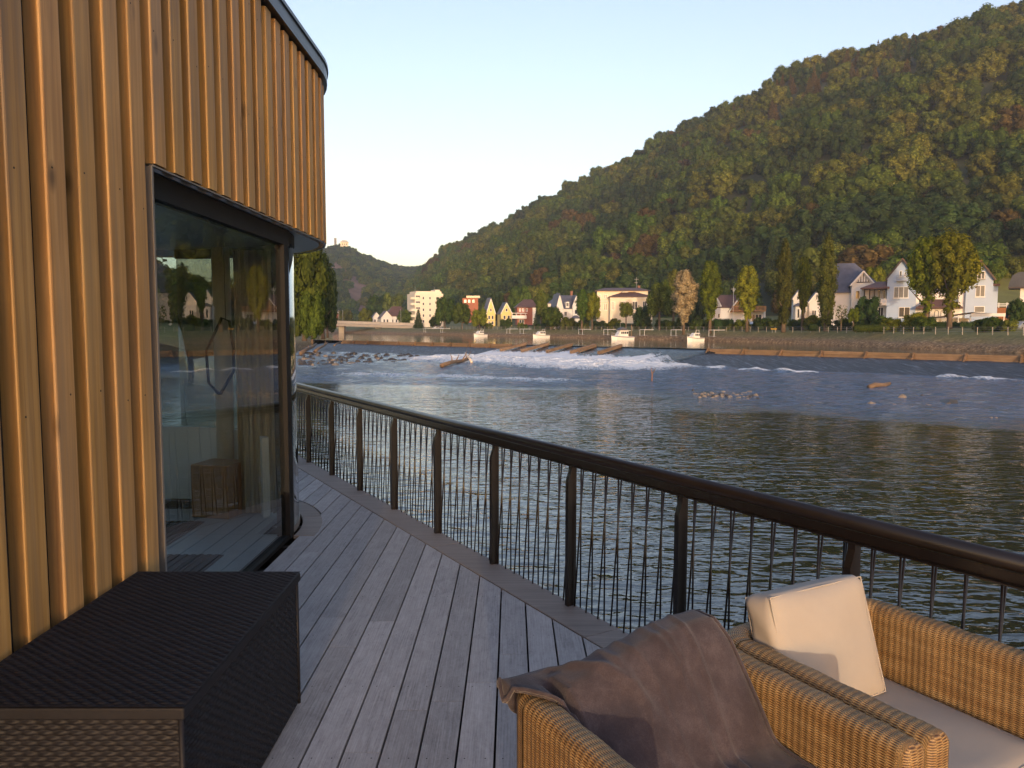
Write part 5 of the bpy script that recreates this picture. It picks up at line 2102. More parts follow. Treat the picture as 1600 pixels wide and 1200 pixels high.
    MB().bar(RP - RI * 0.0 + RD * -6.6 + Vector((0, 0, -0.16)) - o, RP + RD * 8.6 + Vector((0, 0, -0.16)) - o, 0.06, 0.24).build('edge_beam', m_core, root)
    cm = plain('pile_concrete', (0.25, 0.24, 0.22), 0.85, 0.2, 1.5)
    for s in (-6, -2.5, 1.0, 4.5, 8.0):
        p = RP + RD * s + RI * 0.8 - o
        MB().tube([(p.x, p.y, -4.2), (p.x, p.y, -0.2)], 0.22, 14).build('pile', cm, root, True)
    print('deck boards', n)


deck()


# ------------------------------------------------------------------ railing
def railing():
    root = empty('deck_railing', RP)
    tag(root, 'dark brown metal railing with round handrail and thin leaning rods along the deck', 'railing')
    rot = math.atan2(RD.y, RD.x)
    root.rotation_euler = (0, 0, rot)                # local +X runs along the railing, local +Y inwards
    SP = 0.979
    s0, s1 = -6.4, 8.4
    MB().tube([(s0, 0.0, 0.967), (s1, 0.0, 0.967)], 0.031, 20).build('handrail', m_rail, root, True)
    MB().box(s0, s1, -0.006, 0.006, 0.895, 0.934).build('rail_web', m_rail, root)
    MB().box(s0, s1, -0.030, 0.030, 0.888, 0.894).build('rail_flange', m_rail, root)
    MB().box(s0, s1, -0.035, -0.022, -0.09, -0.045).build('bottom_rail', m_rail, root)
    pr = [(-0.022, -0.20), (0.040, -0.20), (0.040, 0.79), (0.016, 0.86), (0.016, 0.888), (-0.022, 0.888)]
    pm = MB().prism(pr, 'x', -0.016, 0.016).mesh('post')
    pm.materials.append(m_rail)
    rod = MB().tube([(0, 0, -0.09), (0, 0, 0.889)], 0.0052, 7).mesh('rod', True)
    rod.materials.append(m_rail)
    rg = random.Random(8)
    for i in range(-6, 9):
        p = link('post', pm, None, root)
        p.location = (i * SP, 0, 0)
        if i == 8:
            break
        for k in range(8):
            x = i * SP + SP * (k + 0.5) / 8
            a = link('rod', rod, None, root)
            a.location = (x + rg.uniform(-0.003, 0.003), -0.024, 0)
            b = link('rod', rod, None, root)
            b.location = (x + rg.uniform(0.030, 0.040), 0.022, 0.0)
            b.rotation_euler = (0.05, -0.034 + rg.uniform(-0.006, 0.006), 0)
            b.location = (x + 0.034 * 0.889 + rg.uniform(-0.004, 0.004), 0.02 + 0.044 - 0.064, 0.0)


railing()


# ------------------------------------------------------------------ cabin
WX = -1.75
WY1 = 7.05
WR = 1.75
LINT = 2.535
TOPZ = 4.02


def cabin():
    root = empty('timber_cabin', (-3.2, 4, 0))
    tag(root, 'round-cornered cabin clad in upright honey-coloured timber battens with a glass front', 'cabin')
    o = Vector(root.location)

    def path(s, off=0.0):
        """outer wall line: straight along +y, then rounding to the left; returns point and outward angle"""
        if s <= WY1:
            return Vector((WX + off, s, 0)), 0.0
        a = (s - WY1) / WR
        return Vector((WX - WR + (WR + off) * math.cos(a), WY1 + (WR + off) * math.sin(a), 0)), a

    S0, S1 = -0.6, WY1 + WR * R(150)
    JAMB = 3.79
    # battens
    W_, D_ = 0.128, 0.062
    rg = random.Random(2)
    meshes = {}

    def bmesh_of(z0):
        if z0 not in meshes:
            mb = MB().box(-D_, 0, -W_ / 2, W_ / 2, z0, TOPZ)
            me = mb.mesh('batten')
            bm = bmesh.new()
            bm.from_mesh(me)
            es = [e for e in bm.edges if abs((e.verts[0].co - e.verts[1].co).z) > 1 and max(e.verts[0].co.x, e.verts[1].co.x) > -0.001]
            bmesh.ops.bevel(bm, geom=es, offset=0.008, segments=2, profile=0.5, affect='EDGES')
            bm.to_mesh(me)
            bm.free()
            me.materials.append(m_batten)
            meshes[z0] = me
        return meshes[z0]
    screw = MB().tube([(-0.002, 0, 0), (0.0012, 0, 0)], 0.0042, 8).mesh('screw')
    screw.materials.append(m_core)
    s = S0
    while s < S1:
        p, a = path(s)
        z0 = 0.02 if s + W_ / 2 < JAMB - 0.01 else LINT + 0.012
        if not (JAMB - W_ / 2 - 0.01 <= s < JAMB + 0.0 and False):
            b = link('batten', bmesh_of(z0), None, root)
            b.location = p - o + Vector((rg.uniform(-0.002, 0.002), 0, 0))
            b.rotation_euler = (0, 0, a)
            if 1.6 < s < WY1:
                for zz in (0.55, 1.45, 2.35, 3.2, 3.85):
                    if zz > z0 + 0.1:
                        q = link('screw', screw, None, b)
                        q.location = (0.0, rg.choice((-0.03, 0.03)) + rg.uniform(-0.004, 0.004), zz + rg.uniform(-0.05, 0.05))
        s += 0.2235
    # backing behind the battens: upper band all round, lower part up to the jamb

    def wall_strip(sa, sb, off_in, off_out, z0, z1, name, mat, step=0.15):
        ss_ = np.arange(sa, sb, step).tolist() + [sb]
        mb = MB()
        rings = []
        for q in ss_:
            pi_, _ = path(q, off_in)
            po, _ = path(q, off_out)
            rings.append([(pi_.x - o.x, pi_.y - o.y, z0), (po.x - o.x, po.y - o.y, z0), (po.x - o.x, po.y - o.y, z1), (pi_.x - o.x, pi_.y - o.y, z1)])
        vs = [v for r_ in rings for v in r_]
        fs = []
        for i in range(len(rings) - 1):
            for k in range(4):
                fs.append((i * 4 + k, i * 4 + (k + 1) % 4, i * 4 + 4 + (k + 1) % 4, i * 4 + 4 + k))
        fs += [(0, 3, 2, 1), tuple(len(vs) - 4 + k for k in range(4))]
        mb.add(vs, fs)
        return mb.build(name, mat, root)
    wall_strip(S0 - 0.1, S1, -0.20, -0.0625, LINT + 0.06, TOPZ + 0.02, 'backing_wall', m_core)
    wall_strip(S0 - 0.1, JAMB - 0.02, -0.20, -0.0625, 0.0, LINT + 0.058, 'backing_wall', m_core)
    # roof edge and roof
    wall_strip(S0 - 0.2, S1, -0.30, 0.035, TOPZ + 0.022, TOPZ + 0.15, 'fascia', m_fascia)
    wall_strip(S0 - 0.2, S1, 0.02, 0.048, TOPZ + 0.135, TOPZ + 0.165, 'drip_edge', m_fascia)
    pts = []
    for q in np.arange(S0 - 0.2, S1, 0.2):
        p, _ = path(q, -0.25)
        pts.append((p.x - o.x, p.y - o.y))
    pts += [(-6.5 - o.x, pts[-1][1]), (-6.5 - o.x, S0 - 0.2 - o.y)]
    MB().prism(pts, 'z', TOPZ + 0.03, TOPZ + 0.12).build('roof', m_fascia, root)
    MB().box(-6.6 - o.x, -6.4 - o.x, S0 - o.y, 9 - o.y, LINT, TOPZ + 0.03).box(-6.6 - o.x, -6.4 - o.x, S0 - o.y, 3.0 - o.y, 0, LINT).build('rear_wall', m_core, root)
    MB().box(-6.49 - o.x, -6.47 - o.x, 3.0 - o.y, 9 - o.y, 0.02, LINT).build('added_rear_glass', m_glass, root)  # unseen window added to let daylight into the room
    MB().box(-6.4 - o.x, WX - 0.2 - o.x, S0 - 0.1 - o.y, S0 + 0.05 - o.y, 0, TOPZ + 0.03).build('end_wall', m_core, root)
    # soffit under the overhanging upper wall
    pts = []
    for q in np.arange(JAMB + 0.0, S1, 0.15):
        p, _ = path(q, -0.07)
        pts.append((p.x - o.x, p.y - o.y))
    pts += [(-5.8 - o.x, pts[-1][1]), (-5.8 - o.x, JAMB - o.y)]
    MB().prism(pts, 'z', LINT, LINT + 0.05).build('soffit', m_soffit, root)
    wall_strip(JAMB, S1, -0.022, -0.004, LINT - 0.004, LINT + 0.004, 'lintel_trim', m_trim)
    # jamb
    MB().box(WX - 0.18 - o.x, WX - 0.041 - o.x, JAMB - 0.018 - o.y, JAMB - o.y, 0.01, LINT - 0.002).build('jamb_lining', m_black, root)
    MB().box(WX - 0.04 - o.x, WX - 0.004 - o.x, JAMB - 0.016 - o.y, JAMB + 0.002 - o.y, 0.01, LINT - 0.006).build('jamb_trim', m_trim, root)
    # glass front
    g0, g1 = JAMB + 0.004, 6.16
    MB().box(GX - 0.014 - o.x, GX - o.x, g0 + 0.02 - o.y, g1 - o.y, 0.035, 2.405).build('glass_pane', m_glass, root)
    MB().box(GX - 0.06 - o.x, GX + 0.03 - o.x, g0 - o.y, 6.33 - o.y, 2.406, LINT - 0.003).build('head_frame', m_black, root)
    MB().box(GX - 0.06 - o.x, GX + 0.03 - o.x, g0 + 0.03 - o.y, g1 - o.y, 0.002, 0.033).build('sill_frame', m_black, root)
    MB().box(GX - 0.07 - o.x, GX + 0.035 - o.x, g1 + 0.001 - o.y, 6.245 - o.y, 0.002, 2.404).build('frame_post', m_black, root)
    MB().box(GX - 0.10 - o.x, GX + 0.018 - o.x, 6.247 - o.y, 6.325 - o.y, 0.002, 2.404).build('frame_post', m_black, root)
    # rounded glass corner
    def arc(rad0, rad1, a0, a1, z0, z1, name, mat, n=28):
        pts = [(GC.x + rad0 * math.cos(a0 + (a1 - a0) * i / n) - o.x, GC.y + rad0 * math.sin(a0 + (a1 - a0) * i / n) - o.y) for i in range(n + 1)]
        pts += [(GC.x + rad1 * math.cos(a0 + (a1 - a0) * i / n) - o.x, GC.y + rad1 * math.sin(a0 + (a1 - a0) * i / n) - o.y) for i in range(n, -1, -1)]
        ob = MB().prism(pts, 'z', z0, z1).build(name, mat, root)
        return ob
    g = arc(GR - 0.014, GR, R(0.3), R(90), 0.06, 2.44, 'curved_glass', m_glass_c)
    g.data.polygons.foreach_set('use_smooth', [abs(p.normal.z) < 0.5 for p in g.data.polygons])
    arc(GR - 0.05, GR + 0.008, R(0.3), R(90), 0.002, 0.058, 'curved_sill', m_trim)
    arc(GR - 0.05, GR + 0.008, R(0.3), R(90), 2.442, LINT - 0.003, 'curved_head', m_black)
    arc(GR - 0.30, GR - 0.24, R(24), R(90), 0.004, 0.74, 'inner_parapet', plain('parapet_paint', (0.62, 0.64, 0.66), 0.6, 0.06, 2))
    MB().box(-6.38 - o.x, GC.x - 0.002 - o.x, 7.63 - o.y, 7.69 - o.y, 0.004, 0.74).build('inner_parapet', plain('parapet_paint_b', (0.62, 0.64, 0.66), 0.6, 0.06, 2), root)
    MB().box(-6.4 - o.x, GC.x - o.x, 7.916 - o.y, 7.93 - o.y, 0.03, LINT).build('side_glass', m_glass, root)
    # room
    MB().box(-6.38 - o.x, GX - 0.07 - o.x, S0 + 0.06 - o.y, 6.3 - o.y, -0.04, 0.004).build('room_floor', m_floor_in, root)
    MB().box(-6.38 - o.x, -3.5 - o.x, 6.302 - o.y, 7.7 - o.y, -0.04, 0.004).build('room_floor', m_floor_in, root)
    MB().box(-3.498 - o.x, -2.15 - o.x, 6.302 - o.y, 7.2 - o.y, -0.04, 0.004).build('room_floor', m_floor_in, root)
    MB().box(-6.2 - o.x, WX - 0.21 - o.x, 3.0 - o.y, 3.08 - o.y, 0, LINT).build('room_wall', m_room, root)
    return root


cabin()

# things inside the cabin
p = on(346, 803, 0.004)
r = empty('wood_block', (p.x, p.y, 0.004), R(-14))
tag(r, 'square oak block stool standing behind the glass', 'stool')
MB().box(-0.19, 0.19, -0.17, 0.17, 0, 0.49).build('block', m_block, r, False, 0.008, 2)
r = empty('pale_column', (p.x - 0.10, p.y + 0.42, 0.004))
tag(r, 'slim pale round column behind the oak block', 'column')
MB().tube([(0, 0, 0), (0, 0, 2.5)], 0.085, 20).build('shaft', m_column, r, True)
r = empty('metal_loop', (p.x - 0.02, p.y + 0.12, 1.12))
tag(r, 'black steel loop hanging before the pale column', 'loop')
lp = [(-0.02, 0.0), (-0.11, 0.10), (-0.125, 0.40), (0.03, 0.71), (0.10, 0.68), (0.13, 0.42), (0.13, 0.22), (0.0, 0.0)]
MB().tube([(x, 0, z) for x, z in lp] + [(-0.02, 0, 0)], 0.014, 8, False).build('loop', m_black, r, True)
MB().tube([(0.065, 0, 0.70), (0.065, 0, 1.40)], 0.003, 5).build('cord', m_black, r)
r = empty('curtain', (-2.36, 6.98, 0.02))
tag(r, 'beige floor-length curtain beside the dark glass frame', 'curtain')
cs = []
for i in range(41):
    q = i / 40
    cs.append((-0.17 + 0.34 * q, 0.02 * math.sin(q * 6.28 * 5)))
mb = MB()
for i in range(40):
    (xa, ya), (xb, yb) = cs[i], cs[i + 1]
    mb.add([(xa, ya, 0), (xb, yb, 0), (xb, yb, 2.42), (xa, ya, 2.42)], [(0, 1, 2, 3)])
ob = mb.build('cloth', m_curtain, r, True)
sm = ob.modifiers.new('thick', 'SOLIDIFY')
sm.thickness = 0.006
for (x, y, lab) in ((-2.75, 5.3, 'dark ribbed floor mat just inside the glass'), (-3.3, 6.3, 'second dark ribbed floor mat farther inside')):
    r = empty('floor_mat', (x, y, 0.006))
    tag(r, lab, 'mat')
    mb = MB().box(-0.55, 0.55, -0.4, 0.4, 0, 0.006)
    for i in range(18):
        mb.box(-0.53 + i * 0.06, -0.50 + i * 0.06, -0.39, 0.39, 0.006, 0.014)
    mb.build('mat', m_black, r)


# ------------------------------------------------------------------ wicker storage box
def weave_panel(name, origin, ux, uy, nrm, w, h, mat, parent, pitch=(0.0235, 0.0165), amp=0.0052, res=(6, 6)):
    """flat panel with real over-and-under strands"""
    nu = int(w / pitch[0] * res[0])
    nv = int(h / pitch[1] * res[1])
    U, V_ = np.meshgrid(np.linspace(0, w, nu), np.linspace(0, h, nv))
    row = np.floor(V_ / pitch[1])
    ph = PI * (row % 2)
    a = np.cos(PI * U / pitch[0] + ph)
    b = np.abs(np.sin(PI * V_ / pitch[1])) ** 0.6
    hgt = amp * (a * 0.5 * b + b - 0.7) + (fbm(U * 30, V_ * 30, 2) - 0.5) * amp * 0.5
    edge = np.minimum.reduce([U, w - U, V_, h - V_])
    hgt = hgt * sstep(0, 0.012, edge)
    ux, uy, nrm, origin = (np.array(q, float) for q in (ux, uy, nrm, origin))
    Pn = origin + U[..., None] * ux + V_[..., None] * uy + hgt[..., None] * nrm
    cav = np.clip(b * (0.6 + 0.4 * a), 0, 1)
    me = np_mesh(name, Pn.reshape(-1, 3), grid_faces(nv, nu), True, None)
    return link(name, me, mat, parent)


m_wick_d = plain('dark_wicker', (0.0075, 0.0078, 0.0115), 0.6, 0.3, 12, 0.0, 0.0, 0.30)


def storage_box():
    x0, x1, y0, y1, H = -1.70, -0.985, 2.185, 3.40, 0.60
    r = empty('storage_box', ((x0 + x1) / 2, (y0 + y1) / 2, 0))
    tag(r, 'large dark brown woven wicker storage box with flat lid against the timber wall', 'storage box')
    o = r.location
    ax, bx, ay, by = x0 - o.x, x1 - o.x, y0 - o.y, y1 - o.y
    MB().box(ax + 0.012, bx - 0.012, ay + 0.012, by - 0.012, 0.02, H - 0.02).build('carcass', m_core, r)
    weave_panel('front_panel', (ax, ay, 0.02), (1, 0, 0), (0, 0, 1), (0, -1, 0), bx - ax, H - 0.03, m_wick_d, r)
    weave_panel('side_panel', (bx, ay, 0.02), (0, 1, 0), (0, 0, 1), (1, 0, 0), by - ay, H - 0.03, m_wick_d, r)
    weave_panel('side_panel', (ax, ay, 0.02), (0, 1, 0), (0, 0, 1), (-1, 0, 0), by - ay, H - 0.03, m_wick_d, r, (0.05, 0.03), 0.003, (3, 3))
    weave_panel('back_panel', (ax, by, 0.02), (1, 0, 0), (0, 0, 1), (0, 1, 0), bx - ax, H - 0.03, m_wick_d, r, (0.05, 0.03), 0.003, (3, 3))
    e = 0.016
    lid = weave_panel('lid', (ax - e, ay - e, H + 0.03), (1, 0, 0), (0, 1, 0), (0, 0, 1), bx - ax + 2 * e, by - ay + 2 * e, m_wick_d, r)
    # woven lid edge
    mb = MB()
    mb.box(ax - e, bx + e, ay - e, by + e, H - 0.012, H + 0.026)
    mb.build('lid_edge', m_wick_d, lid, False, 0.006, 2)
    for (cx, cy) in ((ax, ay), (bx, ay), (bx, by), (ax, by)):
        MB().tube([(cx, cy, 0.015), (cx, cy, H - 0.014)], 0.009, 8).build('corner_braid', m_wick_d, r, True)
    for (cx, cy) in ((ax + 0.05, ay + 0.05), (bx - 0.05, ay + 0.05), (bx - 0.05, by - 0.05), (ax + 0.05, by - 0.05)):
        MB().tube([(cx, cy, 0.002), (cx, cy, 0.02)], 0.025, 10).build('foot', m_black, r)


storage_box()


# ------------------------------------------------------------------ wicker armchairs
def wicker_mat():
    M = Mat('tan_wicker')
    uv = M.new('ShaderNodeUVMap')
    sp = M.new('ShaderNodeSeparateXYZ')
    M.lk(uv.outputs[0], sp.inputs[0])
    u, v = sp.outputs[0], sp.outputs[1]
    nz = M.noise(M.coord('UV', (14, 14, 1)), 1.0, 3, 0.6)
    v2 = M.math('ADD', v, M.math('MULTIPLY', nz, 0.004))
    PR, PS = 0.0232, 0.0068
    rib = M.math('COSINE', M.math('MULTIPLY', u, 2 * PI / PR))
    col_i = M.math('FLOOR', M.math('DIVIDE', u, PR))
    st = M.math('SINE', M.math('ADD', M.math('MULTIPLY', v2, 2 * PI / PS), M.math('MULTIPLY', col_i, PI)))
    strand = M.math('MULTIPLY_ADD', st, 0.5, 0.5)
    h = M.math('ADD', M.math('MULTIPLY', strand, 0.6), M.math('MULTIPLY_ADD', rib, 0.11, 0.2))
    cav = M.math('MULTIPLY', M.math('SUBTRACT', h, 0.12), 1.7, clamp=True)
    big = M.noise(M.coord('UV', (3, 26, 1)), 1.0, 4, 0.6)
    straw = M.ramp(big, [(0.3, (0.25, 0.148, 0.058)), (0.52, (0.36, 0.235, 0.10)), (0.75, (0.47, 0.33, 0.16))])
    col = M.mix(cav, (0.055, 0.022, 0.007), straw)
    return M.fin(col, 0.5, M.bump(h, 0.8, 0.003))


m_wick = wicker_mat()
m_cush = plain('cream_fabric', (0.345, 0.315, 0.28), 0.85, 0.05, 3, 0.04)
E1 = Vector((0.877, 0.480, 0)).normalized()
E2v = Vector((0.480, -0.877, 0)).normalized()
SC = 0.915
CW, CD, CH, CT = 0.85 * SC, 0.86 * SC, 0.735, 0.098 * SC


def sweep(name, line, prof, parent, caps=True):
    """profile (offset, z) swept along a plan polyline, woven ribs as real relief; uv in metres"""
    pts = [Vector((p[0], p[1], 0)) for p in line]
    L = [0.0]
    for i in range(1, len(pts)):
        L.append(L[-1] + (pts[i] - pts[i - 1]).length)
    n = max(8, int(L[-1] / 0.0058))
    px = np.interp(np.linspace(0, L[-1], n), L, [p.x for p in pts])
    py = np.interp(np.linspace(0, L[-1], n), L, [p.y for p in pts])
    tx, ty = np.gradient(px), np.gradient(py)
    ln = np.hypot(tx, ty)
    nx, ny = ty / ln, -tx / ln
    pr = np.array(prof)
    pl = np.concatenate([[0], np.cumsum(np.hypot(*np.diff(pr, axis=0).T))])
    dpr = np.gradient(pr, axis=0)
    dl = np.hypot(dpr[:, 0], dpr[:, 1])
    no, nzv = -dpr[:, 1] / dl, dpr[:, 0] / dl
    s = np.linspace(0, L[-1], n)
    rel = 0.0006 * np.cos(2 * PI * s / 0.0232)
    V = np.zeros((len(pr), n, 3))
    wob = 0.0012 * np.sin(s * 37)
    for i in range(len(pr)):
        off = pr[i, 0] + no[i] * (rel + wob)
        V[i, :, 0] = px + nx * off
        V[i, :, 1] = py + ny * off
        V[i, :, 2] = pr[i, 1] + nzv[i] * (rel + wob)
    uv = np.stack(np.meshgrid(s, pl), -1).reshape(-1, 2)
    Vf = V.reshape(-1, 3)
    Fc = grid_faces(len(pr), n).tolist()
    if caps:
        # rounded woven ends
        extra = []
        euv = []
        base = len(Vf)
        for e, sg in ((0, -1), (n - 1, 1)):
            ring = V[:, e, :]
            d = np.array([tx[e] / ln[e] * sg, ty[e] / ln[e] * sg, 0])
            c = np.array([px[e], py[e], 0])
            prev = [i * n + e for i in range(len(pr))]
            for k, (sc, ad) in enumerate(((0.93, 0.012), (0.80, 0.020), (0.55, 0.024), (0.0, 0.025))):
                cur = []
                for i in range(len(pr)):
                    q = ring[i].copy()
                    m = np.array([px[e], py[e], 0]) + np.array([0, 0, 1]) * min(q[2], CH - CT / 2)
                    q = m + (q - m) * sc + d * ad
                    cur.append(base + len(extra))
                    extra.append(q)
                    euv.append((pl[i] * 0 + (q[:2] - c[:2]) @ np.array([nx[e], ny[e]]) + 0.3, q[2]))
                for i in range(len(pr) - 1):
                    Fc.append([prev[i], prev[i + 1], cur[i + 1], cur[i]])
                prev = cur
        Vf = np.concatenate([Vf, np.array(extra)])
        uv = np.concatenate([uv, np.array(euv)])
    me = np_mesh(name, Vf, Fc, True, None, uv)
    bm = bmesh.new()
    bm.from_mesh(me)
    bmesh.ops.recalc_face_normals(bm, faces=bm.faces)
    bm.to_mesh(me)
    bm.free()
    return link(name, me, m_wick, parent)


def arm_prof(top, low_in=0.30):
    hw = CT / 2
    rr = 0.034
    pr = []
    for z in np.linspace(0.05, top - rr, 16):
        pr.append((hw, z))
    for a in np.linspace(0, PI / 2, 6)[1:]:
        pr.append((hw - rr + rr * math.cos(a), top - rr + rr * math.sin(a)))
    for x in np.linspace(hw - rr, -(hw - rr), 5)[1:]:
        pr.append((x, top))
    for a in np.linspace(PI / 2, PI, 6)[1:]:
        pr.append((-(hw - rr) + rr * math.cos(a), top - rr + rr * math.sin(a)))
    for z in np.linspace(top - rr, low_in, 12)[1:]:
        pr.append((-hw, z))
    return pr


def chair(label, origin):
    r = empty('wicker_armchair', origin, math.atan2(E1.y, E1.x))
    tag(r, label, 'armchair')
    # local: x along the back, -y towards the front
    h = CT / 2
    rc = 0.085
    pr = arm_prof(CH)
    # back with rounded corners, then the two arms
    back = []
    for a in np.linspace(PI, PI / 2, 8):
        back.append((h + rc + rc * math.cos(a), -h - rc + rc * math.sin(a)))
    for a in np.linspace(PI / 2, 0, 8):
        back.append((CW - h - rc + rc * math.cos(a), -h - rc + rc * math.sin(a)))
    # profile offset points to the right of the direction of travel: outside = left, so mirror
    prm = [(-a, z) for a, z in pr]
    sweep('backrest', back, prm, r, False)
    sweep('arm', [(h, -CD + 0.025), (h, -h - rc)], prm, r)
    sweep('arm', [(CW - h, -h - rc), (CW - h, -CD + 0.025)], prm, r)
    # seat base with woven front
    me = MB().box(CT - 0.004, CW - CT + 0.004, -CD + 0.07, -CT + 0.01, 0.06, 0.365)
    me.build('seat_base', m_wick, r, False, 0.012, 2)
    for (x, y) in ((0.06, -0.07), (CW - 0.06, -0.07), (0.06, -CD + 0.07), (CW - 0.06, -CD + 0.07)):
        MB().tube([(x, y, 0.001), (x, y, 0.07)], 0.022, 10).build('foot', m_black, r)
    return r


CA = Vector((-0.032, 2.118, 0))
CB = CA + E1 * (CW + 0.008)
chair('tan wicker armchair with the dark towel over its back, nearest the camera', CA)
chair('tan wicker armchair with cream cushions beside the railing', CB)


def cushion(name, label, sx, sy, sz, mat, puff=0.012, crease=0.03):
    """soft box: rounded edges, slightly domed faces, seam piping"""
    n = 14
    bm = bmesh.new()
    bmesh.ops.create_cube(bm, size=2)
    bmesh.ops.subdivide_edges(bm, edges=bm.edges, cuts=n, use_grid_fill=True)
    rr = crease
    for v in bm.verts:
        x, y, z = v.co
        dom = (1 - x * x) * (1 - y * y)
        hx, hy, hz = sx / 2, sy / 2, sz / 2
        q = Vector((x * hx, y * hy, z * hz))
        inn = Vector((max(-hx + rr, min(hx - rr, q.x)), max(-hy + rr, min(hy - rr, q.y)), max(-hz + rr, min(hz - rr, q.z))))
        d = q - inn
        if d.length > 1e-6:
            q = inn + d.normalized() * min(rr, d.length * 1.0)
        q.z += (puff * dom if z > 0 else -puff * dom) * abs(z)
        q.x += 0.008 * (1 - y * y) * x * (1 - z * z) + 0.004 * math.sin(y * 7 + z * 3) * abs(x)
        q.z += 0.0035 * math.sin(x * 5.1 + 1.3) * math.sin(y * 4.3 + 0.4) + 0.0022 * math.sin(9 * x + 7 * y) * (x * x * y * y)
        v.co = q
    me = bpy.data.meshes.new(name)
    bm.to_mesh(me)
    bm.free()
    me.polygons.foreach_set('use_smooth', [True] * len(me.polygons))
    o = link(name, me, mat)
    tag(o, label, 'cushion')
    # piping along the two seams
    for zz in (-1, 1):
        loop = []
        for k in range(41):
            t = k / 40 * 4
            e = int(t) % 4
            f = t - int(t)
            c = [(-1, -1), (1, -1), (1, 1), (-1, 1), (-1, -1)]
            x = c[e][0] + (c[e + 1][0] - c[e][0]) * f
            y = c[e][1] + (c[e + 1][1] - c[e][1]) * f
            loop.append((x * (sx / 2 - 0.010), y * (sy / 2 - 0.010), zz * (sz / 2 - 0.010)))
        MB().tube(loop, 0.003, 6, False).build('piping', mat, o, True)
    return o


def local(orig, x, y, z):
    return orig + E1 * x + E2v * y + Vector((0, 0, z))


rz = math.atan2(E1.y, E1.x)
c = cushion('seat_cushion', 'flat cream seat cushion of the chair beside the railing', CW - 2 * CT - 0.012, CD - CT - 0.05, 0.13, m_cush)
c.location = local(CB, CW / 2, CT + (CD - CT - 0.05) / 2 + 0.01, 0.367 + 0.065)
c.rotation_euler = (0, 0, rz)
c = cushion('seat_cushion', 'cream seat cushion under the dark towel', CW - 2 * CT - 0.012, CD - CT - 0.05, 0.13, m_cush)
c.location = local(CA, CW / 2, CT + (CD - CT - 0.05) / 2 + 0.01, 0.367 + 0.065)
c.rotation_euler = (0, 0, rz)
bc = cushion('back_cushion', 'thick cream back cushion leaning in the chair beside the railing', 0.462, 0.403, 0.128, m_cush, 0.020, 0.034)
tilt = R(73)
bc.rotation_euler = (Matrix.Rotation(rz, 4, 'Z') @ Matrix.Rotation(tilt, 4, 'X')).to_euler()
bc.location = local(CB, 0.325, 0.176, 0.678)
BACKC = bc


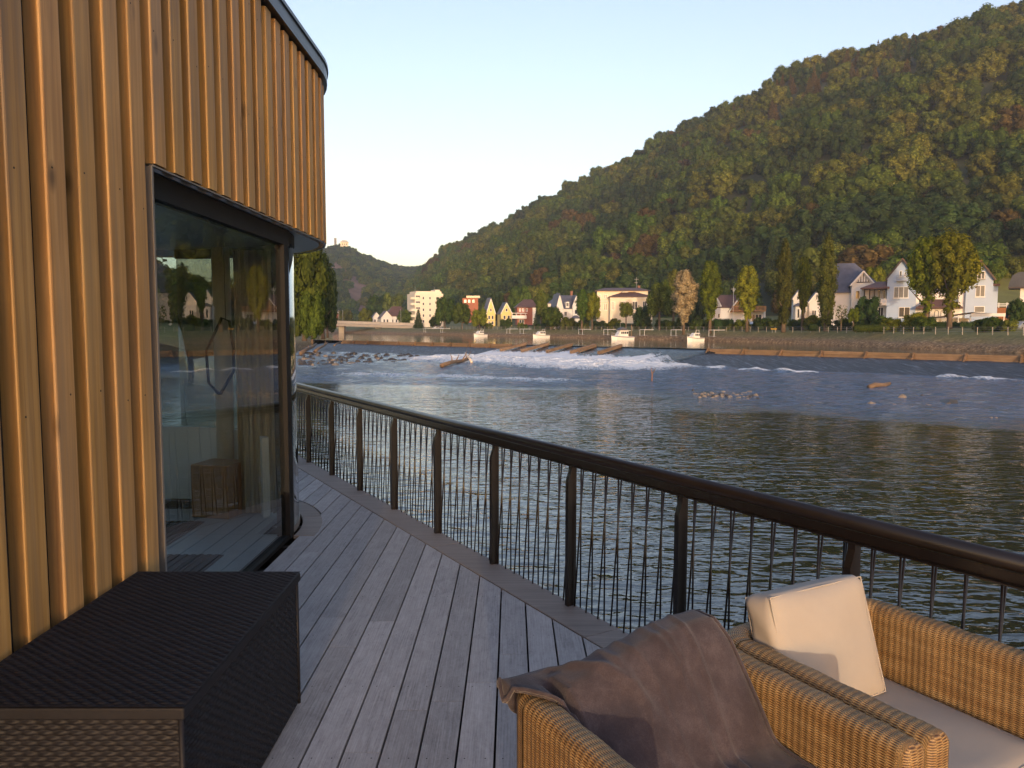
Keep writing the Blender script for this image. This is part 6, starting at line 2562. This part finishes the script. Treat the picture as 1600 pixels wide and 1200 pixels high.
# ------------------------------------------------------------------ towel
def towel():
    nu, nv = 110, 150
    # outline in chair coordinates: left and right edge as functions of the way along (y from behind the back to the seat front)
    vv = np.linspace(0, 1, nv)
    yl = np.interp(vv, [0, 0.10, 0.22, 0.45, 0.75, 1.0], [-0.055, -0.02, 0.06, 0.24, 0.52, 0.74])
    xl = np.interp(vv, [0, 0.10, 0.22, 0.45, 0.75, 1.0], [0.07, 0.0, -0.022, 0.112, 0.112, 0.12])
    yr = np.interp(vv, [0, 0.12, 0.3, 0.6, 1.0], [-0.055, 0.02, 0.20, 0.42, 0.78])
    xr = np.interp(vv, [0, 0.12, 0.3, 0.6, 1.0], [0.715, 0.715, 0.715, 0.735, 0.745])
    uu = np.linspace(0, 1, nu)
    X = xl[:, None] * (1 - uu) + xr[:, None] * uu
    Y = yl[:, None] * (1 - uu) + yr[:, None] * uu
    Y = Y + 0.018 * np.sin(uu * 9)[None, :] * vv[:, None]

    def support(X, Y):
        rim = np.maximum(1 - sstep(0.088, 0.128, X), 1 - sstep(0.098, 0.138, Y))
        z = 0.40 + (0.64 - 0.40) * rim
        # back cushion under the towel
        pk = np.interp(X, [0.0, 0.15, 0.3, 0.55, 0.70, 0.76], [0.645, 0.665, 0.71, 0.765, 0.775, 0.73])
        cz = np.interp(Y, [-0.03, 0.02, 0.09, 0.19, 0.25, 0.33, 0.44, 0.5], [0.2, 0.72, 0.97, 1.0, 0.86, 0.5, 0.06, 0.0])
        cx = sstep(0.085, 0.13, X) * (1 - sstep(0.73, 0.765, X))
        z = np.maximum(z, 0.43 + (pk - 0.43) * cz * cx)
        # hanging down outside
        z = z - np.maximum(sstep(-0.002, -0.024, X) * 0.075, sstep(0.012, -0.05, Y) * (0.17 - 0.095 * (1 - sstep(0.0, 0.10, X))))
        return z
    Z = np.zeros_like(X)
    wsum = 0
    for dx in np.linspace(-0.024, 0.024, 5):
        for dy in np.linspace(-0.024, 0.024, 5):
            w = math.exp(-(dx * dx + dy * dy) / 0.0004)
            Z = Z + w * support(X + dx, Y + dy)
            wsum += w
    Z = Z / wsum
    Z = np.maximum(Z, support(X, Y) * 1.0 - 0.004)
    # folds running down from the back, heavier towards the seat
    down = sstep(0.0, 0.12, Y)
    def crease(c, w, a):
        return a * np.exp(-((X - c) / w) ** 2)
    wv = 0.02 * (fbm(X * 5, Y * 5, 2) - 0.5)
    folds = (crease(0.60 - 0.10 * Y + wv, 0.010, 0.010) + crease(0.52 - 0.05 * Y + wv, 0.008, 0.006) + crease(0.46 + 0.06 * Y + wv, 0.016, 0.008)
             + crease(0.36 + 0.1 * Y + wv, 0.010, 0.005) + crease(0.29 + 0.12 * Y, 0.014, 0.006)) * down
    folds += crease(0.14 + 0.62 * Y, 0.022, 0.016) * sstep(0.0, 0.06, Y) * (1 - sstep(0.3, 0.4, Y))
    folds += 0.030 * sstep(0.36, 0.56, Y) * (fbm(X * 8, Y * 8, 3) - 0.35)
    folds += 0.012 * (fbm(X * 7 + 3, Y * 5, 3) - 0.45)
    Zc = Z + 0.012 + np.clip(folds, -0.010, 0.06)
    Xc = X + 0.005 * np.sin(Y * 22 + 1.0) * down * sstep(0.12, 0.3, X)
    P = np.zeros((nv, nu, 3))
    for k in range(3):
        P[..., k] = CA[k] + E1[k] * Xc * SC + E2v[k] * Y * SC
    P[..., 2] = Zc * SC + 0.149
    M = Mat('towel_cloth')
    cc = M.coord('Object', (1, 1, 1))
    n1 = M.noise(cc, 9, 4, 0.6)
    n2 = M.noise(cc, 260, 3, 0.7)
    n3 = M.noise(M.coord('Object', (30, 30, 5)), 1.0, 3, 0.6)
    f = M.math('ADD', M.math('MULTIPLY', n1, 0.45), M.math('ADD', M.math('MULTIPLY', n2, 0.3), M.math('MULTIPLY', n3, 0.25)))
    col = M.ramp(f, [(0.33, (0.024, 0.019, 0.024)), (0.5, (0.046, 0.037, 0.044)), (0.68, (0.085, 0.070, 0.079))])
    mt = M.fin(col, 0.95, M.bump(f, 0.6, 0.006), 0, 0.2)
    M.p.inputs['Sheen Weight'].default_value = 0.2
    M.p.inputs['Sheen Roughness'].default_value = 0.5
    me = np_mesh('bath_towel', P.reshape(-1, 3), grid_faces(nv, nu), True)
    me.materials.append(mt)
    root = empty('bath_towel', CA)
    tag(root, 'dark mauve-brown towel draped over the back of the nearest wicker chair', 'towel')
    for v in me.vertices:
        v.co -= CA
    o = link('cloth', me, None, root)
    sm = o.modifiers.new('thick', 'SOLIDIFY')
    sm.thickness = 0.009
    sm.offset = 1
    border = [P[0, j] for j in range(0, nu, 3)] + [P[i, -1] for i in range(0, nv, 3)] + [P[-1, j] for j in range(nu - 1, -1, -3)] + [P[i, 0] for i in range(nv - 1, -1, -3)]
    MB().tube([Vector(p) - CA + Vector((0, 0, 0.004)) for p in border], 0.0062, 7, False).build('hem', mt, root, True)


towel()

# ------------------------------------------------------------------ haze over the valley
hz = MB().box(-1560, 1560, -200, 2680, -7.5, 420).build('haze', None)
hz['kind'] = 'stuff'
hz['label'] = 'thin blue evening haze filling the valley'
HM = bpy.data.materials.new('haze')
HM.use_nodes = True
hn = HM.node_tree.nodes
for q in list(hn):
    if q.type != 'OUTPUT_MATERIAL':
        hn.remove(q)
pv = hn.new('ShaderNodeVolumePrincipled')
pv.inputs['Color'].default_value = (0.66, 0.80, 1.0, 1)
pv.inputs['Density'].default_value = 0.00019
pv.inputs['Anisotropy'].default_value = 0.0
HM.node_tree.links.new(pv.outputs[0], hn['Material Output'].inputs['Volume'])
hz.data.materials.append(HM)
